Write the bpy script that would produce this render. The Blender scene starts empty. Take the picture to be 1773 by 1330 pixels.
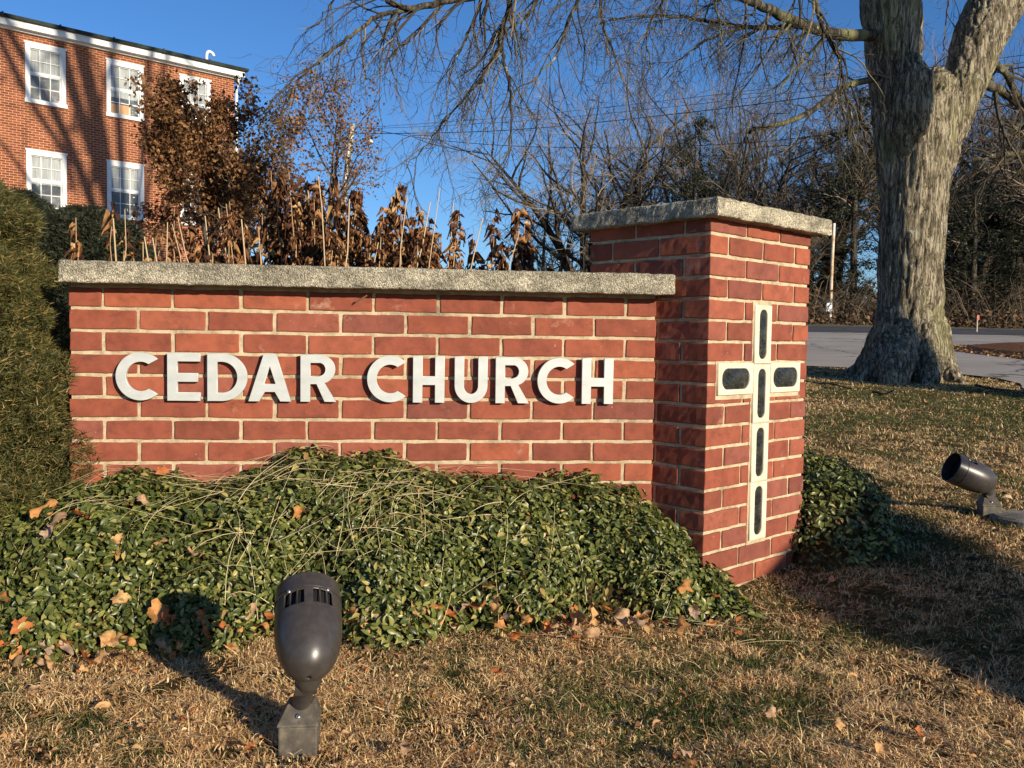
import bpy, math, random
import numpy as np
R = math.radians
rng = np.random.default_rng(7); random.seed(7)
S = bpy.context.scene
COL = S.collection
# ------------------------------------------------------------------ camera
CF, CX, CY = 1550.5, 886.5, 665.0                      # focal and centre in photo pixels (1773 x 1330)
CP = np.array([1.01290706, -2.86023511, -0.14139331])
FW = np.array([0.11929114, 0.99161215, -0.04974895])
RT = np.array([0.9928191, -0.1186855, 0.01496598])
UP = np.array([-0.00893597, 0.05117702, 0.99864962])
cam = bpy.data.cameras.new('camera'); co = bpy.data.objects.new('camera', cam); COL.objects.link(co)
from mathutils import Matrix, Vector
co.matrix_world = Matrix(((RT[0], UP[0], -FW[0], CP[0]), (RT[1], UP[1], -FW[1], CP[1]), (RT[2], UP[2], -FW[2], CP[2]), (0, 0, 0, 1)))
cam.sensor_width = 36; cam.lens = 36*CF/1773; cam.clip_end = 3000; cam.clip_start = .02
S.camera = co
# ------------------------------------------------------------------ light
SUN_AZ, SUN_EL = -34.0, 15.8                            # azimuth the light travels toward (from +Y, clockwise), elevation
W = bpy.data.worlds.new('World'); S.world = W; W.use_nodes = True
nt = W.node_tree; bgn = nt.nodes['Background']
sk = nt.nodes.new('ShaderNodeTexSky'); sk.sky_type = 'NISHITA'; sk.sun_disc = False
sk.sun_elevation = R(SUN_EL); sk.sun_rotation = R(SUN_AZ+180)
sk.altitude = 300; sk.air_density = 1.0; sk.dust_density = 0.15; sk.ozone_density = 4.0
hs = nt.nodes.new('ShaderNodeHueSaturation'); hs.inputs['Saturation'].default_value = 1.12
nt.links.new(sk.outputs[0], hs.inputs['Color']); tint = nt.nodes.new('ShaderNodeMix'); tint.data_type = 'RGBA'; tint.blend_type = 'MULTIPLY'; tint.inputs[0].default_value = 1; tint.inputs[7].default_value = (.92, 1.02, 1.22, 1)
nt.links.new(hs.outputs[0], tint.inputs[6]); nt.links.new(tint.outputs[2], bgn.inputs[0]); bgn.inputs[1].default_value = 0.086
sl = bpy.data.lights.new('sun', 'SUN'); so = bpy.data.objects.new('sun', sl); COL.objects.link(so)
sl.energy = 5.0; sl.angle = R(.5); sl.color = (1.0, .87, .67)
trav = np.array([math.sin(R(SUN_AZ))*math.cos(R(SUN_EL)), math.cos(R(SUN_AZ))*math.cos(R(SUN_EL)), -math.sin(R(SUN_EL))])
so.rotation_euler = Vector(trav).to_track_quat('-Z', 'Y').to_euler(); so.location = (6, -9, 6)
S.view_settings.view_transform = 'Standard'; S.view_settings.look = 'None'
S.view_settings.exposure = 0.42; S.view_settings.gamma = 1
# ------------------------------------------------------------------ helpers
def at(px, py, dep):                                    # world point seen at photo pixel at this camera depth
    return CP + (FW + RT*(px-CX)/CF - UP*(py-CY)/CF)*dep
def sp(t): return np.logaddexp(0, t)
def H(x, y):                                            # terrain height
    x = np.asarray(x, float); y = np.asarray(y, float)
    return -.935 + .05*sp((y+.2)*2)/2 + .05*sp(-x-5)*np.clip((y-3)/10, 0, 1) + .06*np.exp(-((x-3.6)**2+(y-.7)**2)/1.1) - .055*np.exp(-((x-2.15)**2+(y+.15)**2)/.45)
_perm = rng.random((32, 32, 32))
def vn(P, s=1.0, seed=0):                               # value noise in [-1,1]
    Q = np.asarray(P)*s + seed*7.31
    i = np.floor(Q).astype(int); f = Q-i; f = f*f*(3-2*f)
    out = 0
    for a in (0, 1):
        for b in (0, 1):
            for c in (0, 1):
                w = (f[..., 0] if a else 1-f[..., 0])*(f[..., 1] if b else 1-f[..., 1])*(f[..., 2] if c else 1-f[..., 2])
                out = out + w*_perm[(i[..., 0]+a) % 32, (i[..., 1]+b) % 32, (i[..., 2]+c) % 32]
    return out*2-1
class MB:
    def __init__(s): s.v = []; s.f = {}; s.n = 0
    def add(s, v, f, m=0):                              # f: int array (k, 3|4)
        v = np.asarray(v, float).reshape(-1, 3); f = np.asarray(f, int)
        s.v.append(v); s.f.setdefault((f.shape[1], m), []).append(f+s.n); s.n += len(v)
    def box(s, lo, hi, m=0, M=None):
        x0, y0, z0 = lo; x1, y1, z1 = hi
        v = np.array([(x0, y0, z0), (x1, y0, z0), (x1, y1, z0), (x0, y1, z0), (x0, y0, z1), (x1, y0, z1), (x1, y1, z1), (x0, y1, z1)])
        if M is not None: v = v@M[0].T+M[1]
        s.add(v, [(0, 3, 2, 1), (4, 5, 6, 7), (0, 1, 5, 4), (1, 2, 6, 5), (2, 3, 7, 6), (3, 0, 4, 7)], m)
    def tube(s, P, r, n=6, m=0, cap=True, prof=None):
        P = np.asarray(P, float); k = len(P); r = np.broadcast_to(r, (k,))
        T = np.gradient(P, axis=0); T /= np.linalg.norm(T, axis=1)[:, None]+1e-12
        a = np.array([0, 0, 1.]) if abs(T[0][2]) < .9 else np.array([1., 0, 0])
        N = np.empty_like(P); x = np.cross(T[0], a); x /= np.linalg.norm(x)
        for i in range(k):
            x = x-T[i]*(x@T[i]); x /= np.linalg.norm(x)+1e-12; N[i] = x
        B = np.cross(T, N); th = np.arange(n)*2*np.pi/n
        ring = N[:, None, :]*np.cos(th)[None, :, None]+B[:, None, :]*np.sin(th)[None, :, None]
        v = P[:, None, :]+ring*r[:, None, None]
        i = np.arange(k-1)[:, None]*n; j = np.arange(n)[None, :]; j2 = (j+1) % n
        f = np.stack([i+j, i+j2, i+n+j2, i+n+j], -1).reshape(-1, 4)
        s.add(v, f, m)
        if cap and n > 3:
            for e, idx in ((0, range(n-1, -1, -1)), (k-1, range(n))):
                c = s.n; vv = np.vstack([v[e][list(idx)], P[e]])
                s.add(vv, [(q, (q+1) % n, n) for q in range(n)], m)
    def inst(s, tv, tf, pos, M, m=0):                   # template verts (t,3), pos (N,3), M (N,3,3) columns = axes
        v = np.einsum('nij,tj->nti', M, tv)+pos[:, None, :]
        N = len(pos); tf = np.asarray(tf); f = (tf[None]+(np.arange(N)*len(tv))[:, None, None]).reshape(-1, tf.shape[1])
        s.add(v.reshape(-1, 3), f, m)
    def build(s, name, mats, parent=None, smooth=False, loc=None):
        me = bpy.data.meshes.new(name)
        V = np.vstack(s.v); me.vertices.add(len(V)); me.vertices.foreach_set('co', V.astype(np.float32).ravel())
        li, ls, mi = [], [], []; st = 0
        for (k, m), fs in s.f.items():
            F = np.vstack(fs); li.append(F.ravel()); ls.append(st+np.arange(len(F))*k); mi.append(np.full(len(F), m)); st += F.size
        li = np.concatenate(li); ls = np.concatenate(ls); mi = np.concatenate(mi)
        me.loops.add(len(li)); me.loops.foreach_set('vertex_index', li.astype(np.int32))
        me.polygons.add(len(ls)); me.polygons.foreach_set('loop_start', ls.astype(np.int32))
        me.polygons.foreach_set('material_index', mi.astype(np.int32))
        me.polygons.foreach_set('use_smooth', np.full(len(ls), smooth))
        for mm in (mats if isinstance(mats, (list, tuple)) else [mats]): me.materials.append(mm)
        me.update(calc_edges=True); me.validate()
        return link(name, me, parent, loc)
def link(name, me, parent=None, loc=None):
    o = bpy.data.objects.new(name, me); COL.objects.link(o)
    if parent is not None: o.parent = parent
    if loc is not None: o.location = loc
    return o
def tag(o, label, cat, group=None):
    o['label'] = label; o['category'] = cat
    if group: o['group'] = group
    return o
def struct(o): o['kind'] = 'structure'; return o
def stuff(o, label, cat): o['kind'] = 'stuff'; return tag(o, label, cat)
def empty(name, loc=(0, 0, 0), rz=0):
    o = bpy.data.objects.new(name, None); COL.objects.link(o); o.location = loc; o.rotation_euler = (0, 0, rz); o.empty_display_size = .1
    return o
def dup(root, loc, rz=0, sc=1.0):
    r = root.copy(); COL.objects.link(r); r.location = loc; r.rotation_euler = (0, 0, rz)
    r.scale = (sc,)*3 if not hasattr(sc, '__len__') else sc
    for ch in list(root.children):
        c = ch.copy(); COL.objects.link(c); c.parent = r
    return r
def frames(nrm, tan):                                   # (N,3) -> (N,3,3), columns: tangent, side, normal
    n = nrm/np.linalg.norm(nrm, axis=1)[:, None]; t = tan-n*(n*tan).sum(1)[:, None]; t /= np.linalg.norm(t, axis=1)[:, None]+1e-9
    return np.stack([t, np.cross(n, t), n], -1)
# ------------------------------------------------------------------ materials
def mat(name, rough=.8, spec=.3):
    m = bpy.data.materials.new(name); m.use_nodes = True; t = m.node_tree
    b = t.nodes['Principled BSDF']; b.inputs['Roughness'].default_value = rough; b.inputs['Specular IOR Level'].default_value = spec
    return m, t, b
def nd(t, typ, **kw):
    n = t.nodes.new(typ)
    for k, v in kw.items():
        if hasattr(n, k): setattr(n, k, v)
        else: n.inputs[k.replace('_', ' ')].default_value = v
    return n
def ramp(t, src, stops, interp='LINEAR'):
    r = t.nodes.new('ShaderNodeValToRGB'); r.color_ramp.interpolation = interp; e = r.color_ramp.elements
    while len(e) < len(stops): e.new(.5)
    for i, (p, c) in enumerate(stops): e[i].position = p; e[i].color = (*c, 1)
    t.links.new(src, r.inputs[0]); return r.outputs[0]
def mix(t, a, b, fac, mode='MIX'):
    n = t.nodes.new('ShaderNodeMix'); n.data_type = 'RGBA'; n.blend_type = mode
    for s, v in ((n.inputs[0], fac), (n.inputs[6], a), (n.inputs[7], b)):
        if isinstance(v, (int, float)): s.default_value = v
        elif isinstance(v, tuple): s.default_value = (*v, 1)
        else: t.links.new(v, s)
    return n.outputs[2]
def coord(t, scale=(1, 1, 1), out='Object'):
    c = t.nodes.new('ShaderNodeTexCoord'); mp = t.nodes.new('ShaderNodeMapping'); mp.inputs['Scale'].default_value = scale
    t.links.new(c.outputs[out], mp.inputs[0]); return mp.outputs[0]
def noise(t, vec, sc, det=4, rough=.6, out=0):
    n = nd(t, 'ShaderNodeTexNoise'); n.inputs['Scale'].default_value = sc; n.inputs['Detail'].default_value = det; n.inputs['Roughness'].default_value = rough
    t.links.new(vec, n.inputs['Vector']); return n.outputs[out]
def island(t): return t.nodes.new('ShaderNodeNewGeometry').outputs['Random Per Island']
def bump(t, b, h, st=.5, dist=.01):
    n = t.nodes.new('ShaderNodeBump'); n.inputs['Strength'].default_value = st; n.inputs['Distance'].default_value = dist
    t.links.new(h, n.inputs['Height']); t.links.new(n.outputs[0], b.inputs['Normal'])
def setc(t, b, c):
    if isinstance(c, tuple): b.inputs['Base Color'].default_value = (*c, 1)
    else: t.links.new(c, b.inputs['Base Color'])
def G(v): return (v, v, v)
def m_brick():
    m, t, b = mat('brick_face', .82, .25); o = coord(t)
    base = ramp(t, island(t), [(0, (.21, .060, .036)), (.25, (.28, .077, .044)), (.5, (.25, .068, .041)), (.72, (.34, .096, .050)), (.9, (.27, .086, .058)), (1, (.18, .054, .038))])
    n1 = ramp(t, noise(t, o, 16, 5, .65), [(.3, G(.62)), (.55, G(1)), (.75, G(1.18))])
    c = mix(t, base, n1, .8, 'MULTIPLY')
    c = mix(t, c, (.10, .035, .028), ramp(t, noise(t, coord(t, (1, 1, 2)), 11, 7, .8), [(.52, G(0)), (.68, G(.6))]))
    c = mix(t, c, (.62, .40, .30), ramp(t, noise(t, o, 7.3, 6, .7), [(.61, G(0)), (.78, G(.6))]))
    c = mix(t, c, (.70, .56, .46), ramp(t, noise(t, o, 60, 3, .6), [(.70, G(0)), (.76, G(.5))]))
    setc(t, b, c); bump(t, b, noise(t, coord(t, (1, 1, 2.2)), 160, 6, .75), .35, .003); return m
def m_mortar():
    m, t, b = mat('mortar', .95, .1); o = coord(t)
    c = ramp(t, noise(t, o, 30, 6, .7), [(.3, (.34, .26, .155)), (.5, (.54, .43, .28)), (.7, (.66, .55, .38))])
    c = mix(t, c, (.12, .10, .07), ramp(t, noise(t, o, 5, 6, .75), [(.52, G(0)), (.70, G(.7))]))
    setc(t, b, c); bump(t, b, noise(t, o, 220, 4, .8), .8, .004); return m
def m_concrete(name, lo=(.36, .32, .235), hi=(.70, .63, .48)):
    m, t, b = mat(name, .95, .15); o = coord(t)
    c = ramp(t, noise(t, o, 190, 3, .9), [(.36, tuple(x*.55 for x in lo)), (.46, lo), (.58, hi), (.7, tuple(min(1, x*1.25) for x in hi))])
    st = ramp(t, noise(t, coord(t, (1, 1, 2.2)), 9, 7, .8), [(.38, G(.26)), (.50, G(.62)), (.62, G(1.0))])
    c = mix(t, c, st, .85, 'MULTIPLY')
    v = nd(t, 'ShaderNodeTexVoronoi'); v.inputs['Scale'].default_value = 260; t.links.new(o, v.inputs['Vector'])
    setc(t, b, c); bump(t, b, v.outputs[0], 1.0, .004); return m
def m_island(name, stops, rough=.7, spec=.3, nscale=0, trans=0, interp='LINEAR', nz=(.35, 1.2), bmp=None):
    m, t, b = mat(name, rough, spec); c = ramp(t, island(t), stops, interp)
    if nscale: c = mix(t, c, ramp(t, noise(t, coord(t), nscale, 4), [(.3, G(nz[0])), (.7, G(nz[1]))]), .7, 'MULTIPLY')
    setc(t, b, c)
    if bmp: bump(t, b, noise(t, coord(t), bmp[0], 4), bmp[1], bmp[2])
    if trans:
        tr = t.nodes.new('ShaderNodeBsdfTranslucent'); ms = t.nodes.new('ShaderNodeMixShader'); ms.inputs[0].default_value = trans
        if not isinstance(c, tuple): t.links.new(c, tr.inputs[0])
        t.links.new(b.outputs[0], ms.inputs[1]); t.links.new(tr.outputs[0], ms.inputs[2]); t.links.new(ms.outputs[0], t.nodes['Material Output'].inputs[0])
    return m
def m_noise(name, sc, stops, rough=.8, spec=.2, stretch=(1, 1, 1), bmp=None, metal=0):
    m, t, b = mat(name, rough, spec); o = coord(t, stretch); setc(t, b, ramp(t, noise(t, o, sc, 6, .65), stops))
    b.inputs['Metallic'].default_value = metal
    if bmp: bump(t, b, noise(t, o, bmp[0], 5, .7), bmp[1], bmp[2])
    return m
BRICK, MORTAR = m_brick(), m_mortar()
CONC = m_concrete('aggregate_concrete')
M = {}
M['letter'] = m_noise('pale_metal', 9, [(.28, (.33, .34, .32)), (.42, (.49, .51, .49)), (.7, (.60, .62, .60))], .42, .4, (1, 1, 2.5), (60, .15, .001), .15)
M['cream'] = m_noise('cream_cast_stone', 14, [(.3, (.52, .46, .34)), (.6, (.68, .62, .48)), (.8, (.74, .69, .56))], .7, .3, bmp=(120, .2, .001))
M['white'] = m_noise('white_paint', 3, [(.3, (.66, .67, .66)), (.7, (.82, .83, .81))], .6, .3)
M['stem'] = m_island('dry_stem', [(0, (.42, .29, .16)), (.4, (.58, .43, .25)), (.7, (.30, .14, .07)), (.88, (.28, .07, .035)), (1, (.5, .38, .24))], .8)
M['deadleaf'] = m_island('dead_leaf', [(0, (.045, .020, .011)), (.45, (.14, .060, .026)), (.72, (.28, .125, .050)), (.9, (.48, .25, .10)), (1, (.66, .44, .22))], .75, .2, 30, .12)
M['oakleaf'] = m_island('brown_oak_leaf', [(0, (.055, .026, .012)), (.4, (.14, .066, .028)), (.75, (.27, .13, .052)), (1, (.42, .25, .11))], .75, .2, 0, .25)
M['vinca'] = m_island('glossy_green_leaf', [(0, (.030, .044, .010)), (.3, (.078, .098, .022)), (.65, (.135, .155, .036)), (.88, (.21, .22, .055)), (.95, (.34, .31, .09)), (.985, (.46, .36, .12)), (1, (.34, .16, .06))], .36, .42, 0, .18)
M['yew'] = m_island('conifer_needle', [(0, (.028, .034, .010)), (.4, (.075, .080, .022)), (.8, (.155, .135, .040)), (.95, (.28, .20, .07)), (1, (.5, .33, .12))], .6, .3, 0, .2)
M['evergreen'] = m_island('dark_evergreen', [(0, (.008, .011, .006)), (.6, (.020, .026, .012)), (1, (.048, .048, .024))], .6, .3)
M['thatch'] = None
M['dry'] = m_island('dry_grass_blade', [(0, (.14, .075, .03)), (.2, (.50, .29, .115)), (.5, (.86, .58, .26)), (.86, (.98, .78, .44)), (1, (.60, .24, .09))], .65, .3, 0, .28)
M['green'] = m_island('green_grass_blade', [(0, (.035, .055, .014)), (.6, (.10, .13, .03)), (1, (.24, .25, .07))], .6, .3, 0, .25)
M['litter'] = m_island('leaf_litter', [(0, (.08, .045, .025)), (.35, (.26, .14, .07)), (.65, (.46, .30, .15)), (.85, (.44, .15, .05)), (1, (.70, .54, .32))], .75, .2, 0, .15)
M['fallen'] = m_island('fallen_leaf', [(0, (.60, .38, .18)), (.5, (.54, .27, .11)), (.8, (.46, .30, .17)), (1, (.48, .18, .06))], .7, .25, 60, .2, nz=(.6, 1.15))
M['bronze'] = m_noise('dark_bronze_paint', 60, [(.35, (.040, .034, .030)), (.65, (.058, .050, .045))], .33, .5, bmp=(400, .08, .0006))
M['bronze_dusty'] = m_noise('dusty_bronze_paint', 45, [(.3, (.05, .043, .036)), (.55, (.10, .085, .065)), (.75, (.20, .165, .12))], .6, .4, bmp=(150, .3, .001))
M['black'] = m_noise('black_recess', 20, [(.3, (.006, .006, .006)), (.7, (.012, .012, .012))], .8)
M['steel'] = m_noise('zinc_screw', 200, [(.3, (.4, .4, .38)), (.7, (.65, .65, .62))], .3, .5, metal=.9)
def m_glass(name, c, r=.12):
    m, t, b = mat(name, r, .6); o = coord(t); setc(t, b, ramp(t, noise(t, o, 30, 5), [(.35, tuple(x*.5 for x in c)), (.7, tuple(x*2.2 for x in c))])); bump(t, b, noise(t, o, 28, 3, .6), .9, .012); return m
M['lens'] = m_glass('cast_dark_glass', (.020, .020, .016), .20)
def m_bark(name, a, c, sx=7, dist=.02, lich=True):
    m, t, b = mat(name, .9, .15); v = coord(t, (1, 1, .16))
    n = noise(t, v, sx, 8, .78); f2 = noise(t, coord(t, (1, 1, .22)), sx*2.6, 4, .7)
    col = ramp(t, n, [(.34, tuple(x*.30 for x in a)), (.46, a), (.56, c), (.72, tuple(min(1, x*1.3) for x in c))])
    col = mix(t, col, ramp(t, f2, [(.40, G(.45)), (.50, G(1.0))]), .6, 'MULTIPLY')
    ck = noise(t, coord(t, (1, 1, .11)), sx*1.25, 5, .62); sb = nd(t, 'ShaderNodeMath', operation='SUBTRACT'); t.links.new(ck, sb.inputs[0]); sb.inputs[1].default_value = .5
    ab = nd(t, 'ShaderNodeMath', operation='ABSOLUTE'); t.links.new(sb.outputs[0], ab.inputs[0]); cr = ramp(t, ab.outputs[0], [(0, G(.10)), (.012, G(.25)), (.045, G(1.0))])
    col = mix(t, col, cr, .85, 'MULTIPLY'); n = mix(t, n, cr, .6, 'MULTIPLY')
    if lich:
        col = mix(t, col, (.30, .29, .12), ramp(t, noise(t, coord(t, (1, 1, .35)), 2.2, 5), [(.52, G(0)), (.66, G(.55))]))
        col = mix(t, col, (.46, .49, .38), ramp(t, noise(t, coord(t), 9, 4), [(.66, G(0)), (.70, G(.75))]))
    setc(t, b, col); bump(t, b, n, 1.0, dist); return m
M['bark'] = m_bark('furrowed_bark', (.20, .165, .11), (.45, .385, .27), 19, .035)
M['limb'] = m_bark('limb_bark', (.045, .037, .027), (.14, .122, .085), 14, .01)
M['farbark'] = m_bark('grey_brown_bark', (.045, .036, .028), (.12, .098, .075), 6, .02, False)
M['twig'] = m_island('bare_twig', [(0, (.07, .055, .04)), (1, (.30, .235, .165))], .85)
M['yellowtwig'] = m_island('olive_twig', [(0, (.035, .028, .02)), (.7, (.085, .07, .042)), (1, (.22, .18, .10))], .8)
M['pole'] = m_noise('weathered_pole', 3, [(.3, (.42, .35, .27)), (.7, (.62, .56, .47))], .85, .2, (4, 4, .5))
M['rust'] = m_noise('white_pole_with_rust', 2.2, [(.42, (.68, .65, .58)), (.52, (.58, .44, .28)), (.60, (.40, .17, .06))], .7, .3, (1, 1, .8))
M['wire'] = m_noise('black_cable', 4, [(.3, (.012, .012, .014)), (.7, (.03, .03, .03))], .6)
M['copper'] = m_noise('green_copper_edge', 1.6, [(.4, (.012, .014, .013)), (.62, (.03, .045, .038)), (.75, (.10, .20, .16))], .6)
# ------------------------------------------------------------------ ground, driveway, road
def nonuni(a, b, c0, c1, fine, grow=1.12):
    xs = list(np.arange(c0, c1+1e-9, fine)); s = fine
    while xs[-1] < b: s *= grow; xs.append(xs[-1]+s)
    s = fine
    while xs[0] > a: s *= grow; xs.insert(0, xs[0]-s)
    return np.array(xs)
def sheet(name, xs, ys, z, m):
    X, Y = np.meshgrid(xs, ys); Z = z(X, Y); v = np.stack([X, Y, Z], -1).reshape(-1, 3); n = len(xs)
    i, j = np.meshgrid(np.arange(len(ys)-1), np.arange(n-1), indexing='ij'); a = (i*n+j).ravel()
    mb = MB(); mb.add(v, np.stack([a, a+1, a+n+1, a+n], -1)); return mb.build(name, m, smooth=True)
def m_ground():
    m, t, b = mat('thatch_and_soil', .95, .05); o = coord(t)
    c = ramp(t, noise(t, o, 34, 8, .8), [(.30, (.035, .022, .012)), (.50, (.13, .08, .036)), (.64, (.38, .25, .115)), (.78, (.60, .42, .21))])
    g = ramp(t, noise(t, o, 70, 6, .8), [(.35, (.02, .032, .010)), (.65, (.09, .10, .03))])
    c = mix(t, c, g, ramp(t, noise(t, coord(t, (1, .7, 1)), 1.1, 5, .7), [(.45, G(.1)), (.6, G(.75))]))
    setc(t, b, c); bump(t, b, noise(t, o, 60, 8, .85), 1, .05); return m
GROUND = m_ground()
def hz(X, Y):
    P = np.stack([X, Y, X*0], -1); near = np.clip(1.5-np.hypot(X-2, Y)/14, 0, 1)
    return H(X, Y)+near*(.010*vn(P, 2.2)+.006*vn(P, 9, 3))
struct(sheet('ground', nonuni(-500, 900, -1.5, 9, .07, 1.10), nonuni(-14, 1600, -3, 9, .07, 1.10), hz, GROUND))
def m_asphalt(name, a, b2):
    m, t, b = mat(name, .9, .2); o = coord(t)
    c = ramp(t, noise(t, o, 60, 6, .8), [(.3, tuple(x*.7 for x in a)), (.6, a), (.8, b2)])
    c = mix(t, c, ramp(t, noise(t, o, .5, 5, .6), [(.35, G(.78)), (.65, G(1.15))]), .8, 'MULTIPLY')
    v = nd(t, 'ShaderNodeTexVoronoi', feature='DISTANCE_TO_EDGE'); v.inputs['Scale'].default_value = .35
    w = nd(t, 'ShaderNodeVectorMath', operation='ADD'); t.links.new(o, w.inputs[0]); t.links.new(noise(t, o, 1.2, 4, .6, 1), w.inputs[1]); t.links.new(w.outputs[0], v.inputs['Vector'])
    c = mix(t, c, (.03, .03, .03), ramp(t, v.outputs[0], [(0, G(.8)), (.006, G(.7)), (.012, G(0))]))
    setc(t, b, c); bump(t, b, noise(t, o, 90, 5, .8), .6, .012); return m
def polysheet(name, poly, m, dz, step=.6, thick=0):
    import bmesh
    bm = bmesh.new(); vs = [bm.verts.new((x, y, 0)) for x, y in poly]; bm.faces.new(vs)
    P = np.array(poly); lo, hi = P.min(0), P.max(0)
    for ax in (0, 1):
        for c in np.arange(lo[ax]+step, hi[ax], step):
            no = Vector((1, 0, 0)) if ax == 0 else Vector((0, 1, 0))
            bmesh.ops.bisect_plane(bm, geom=bm.verts[:]+bm.edges[:]+bm.faces[:], plane_co=no*c, plane_no=no)
    for v in bm.verts: v.co.z = float(H(v.co.x, v.co.y))+dz
    for f in bm.faces:
        if f.normal.z < 0: f.normal_flip()
    me = bpy.data.meshes.new(name); bm.to_mesh(me); bm.free(); me.materials.append(m); return link(name, me)
near_edge = [(-30, 22), (-12, 17.5), (-2, 13.2), (3, 10.9), (5.5, 9.7), (6.6, 9.15), (7.5, 8.75), (8.15, 8.2), (8.35, 7.5), (8.15, 6.8), (7.75, 6.2), (7.45, 5.7), (7.3, 5.0), (7.4, 3.5), (8, 1)]
struct(polysheet('driveway', near_edge+[(30, 1), (30, 23.2), (-30, 23.2)], m_asphalt('pale_asphalt', (.42, .375, .32), (.55, .50, .43)), .02, .7))
struct(polysheet('road', [(-40, 23.1), (70, 21.5), (70, 27.2), (-40, 30.6)], m_asphalt('dark_asphalt', (.085, .085, .09), (.14, .14, .14)), .03, 2))
WL = m_noise('worn_line_paint', 8, [(.35, (.35, .35, .34)), (.6, (.75, .75, .72))], .7)
struct(polysheet('road_edge_line', [(-40, 29.95), (70, 26.65), (70, 26.78), (-40, 30.08)], WL, .036, 3))
# ------------------------------------------------------------------ brickwork
BM, CC = .2032, .0676                                   # brick module, course height
def boxgrid(h, be):
    """surface grid of a rounded box with half sizes h: unit verts, faces"""
    ns = []
    for a in range(3):
        inner = max(1, int(round(2*(h[a]-be)/.017))); g = list(np.linspace(-h[a]+be, h[a]-be, inner+1))
        ns.append(np.array([-h[a], -h[a]+be*.4]+g+[h[a]-be*.4, h[a]]))
    idx = {}; V = []; F = []
    def vid(i, j, k):
        key = (i, j, k)
        if key not in idx: idx[key] = len(V); V.append((ns[0][i], ns[1][j], ns[2][k]))
        return idx[key]
    L = [len(n)-1 for n in ns]
    for ax in range(3):
        b, c = (ax+1) % 3, (ax+2) % 3
        for side in (0, L[ax]):
            for p in range(L[b]):
                for q in range(L[c]):
                    def k(pp, qq):
                        t = [0, 0, 0]; t[ax] = side; t[b] = pp; t[c] = qq; return vid(*t)
                    f = [k(p, q), k(p+1, q), k(p+1, q+1), k(p, q+1)]
                    F.append(f if side else f[::-1])
    V = np.array(V); h = np.array(h)
    C = np.clip(V, -(h-be), h-be); D = V-C; l = np.linalg.norm(D, axis=1)[:, None]
    V = C+D/np.maximum(l, 1e-9)*be*(l > 1e-9)
    return V, np.array(F)
_gc = {}
def add_brick(mb, lo, hi, m=0, rough=.0016):
    lo = np.array(lo, float); hi = np.array(hi, float); h = (hi-lo)/2
    key = tuple(np.round(h, 4))
    if key not in _gc: _gc[key] = boxgrid(key, min(.0035, min(key)*.35))
    V, F = _gc[key]; c = (lo+hi)/2
    s = random.random()*50
    V = V*(1+rng.normal(0, .0035, 3)*np.array([1, .2, 2]))
    d = np.stack([vn(V+s, 22, 1), vn(V+s, 22, 2), vn(V+s, 22, 3)], -1)+.7*np.stack([vn(V+s, 75, 4), vn(V+s, 75, 5), vn(V+s, 75, 6)], -1)
    V = V+d*rough*np.array([1, .55, 1]) + np.array([0, rng.normal(0, .0006), 0])
    a = rng.normal(0, .004); V = np.stack([V[:, 0]-a*V[:, 2], V[:, 1], V[:, 2]+a*V[:, 0]], -1)
    mb.add(V+c, F, m)
J = .0105                                                # joint width
def slab(name, lo, hi, m, parent, cell=.012, be=.006, rough=.0022):
    lo = np.array(lo, float); hi = np.array(hi, float); h = (hi-lo)/2; mb = MB()
    ns = [np.unique(np.concatenate([np.linspace(-h[a]+be, h[a]-be, max(2, int(2*h[a]/cell))), [-h[a], h[a]]])) for a in range(3)]
    V, F = [], []; idx = {}
    L = [len(n)-1 for n in ns]
    off = 0
    for ax in range(3):
        b, c = (ax+1) % 3, (ax+2) % 3
        for side in (0, L[ax]):
            P, Q = np.meshgrid(ns[b], ns[c], indexing='ij'); A = np.full(P.shape, ns[ax][side]); v = np.empty(P.shape+(3,)); v[..., ax] = A; v[..., b] = P; v[..., c] = Q
            v = v.reshape(-1, 3); n1, n2 = P.shape; i, j = np.meshgrid(np.arange(n1-1), np.arange(n2-1), indexing='ij'); a0 = (i*n2+j).ravel()
            f = np.stack([a0, a0+n2, a0+n2+1, a0+1], -1)
            if not side: f = f[:, ::-1]
            C = np.clip(v, -(h-be), h-be); D = v-C; l = np.linalg.norm(D, axis=1)[:, None]; v = C+D/np.maximum(l, 1e-9)*be*(l > 1e-9)
            W_ = v+lo+h; d = np.stack([vn(W_, 45, 11+q)+.6*vn(W_, 110, 21+q)+.5*vn(W_, 7, 31+q) for q in range(3)], -1)
            v = v+d*rough
            mb.add(v+lo+h, f)
    return mb.build(name, m, parent, smooth=False)
# sign wall
wall = empty('sign_wall', (0, 0, 0)); tag(wall, 'low red brick sign wall with concrete coping and the words CEDAR CHURCH in pale letters', 'wall')
mb = MB(); ZB = -1.02; TH = .215; WX = 9*BM
mb.box((.006, .005, ZB), (WX-.003, TH-.005, .016), 1)
for k in range(15):
    z1 = -k*CC-.003; z0 = z1-CC+J
    edges = [0]+[i+.5 for i in range(0, 9)]+[9] if k % 2 == 0 else list(range(10))
    for a, c in zip(edges[:-1], edges[1:]):
        x0 = a*BM+(J/2 if a else 0)+rng.normal(0, .001); x1 = c*BM-(J/2 if c < 9 else 0)
        if c == 9: x1 = WX
        x0 += rng.normal(0, .0008) if a else 0
        add_brick(mb, (x0, 0, z0), (x1, .098, z1))
        add_brick(mb, (x0, TH-.098, z0), (x1, TH, z1))
mb.build('brickwork', [BRICK, MORTAR], wall)
slab('coping', (.001, -.082, .0075), (1.868, TH+.05, .073), CONC, wall)
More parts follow.
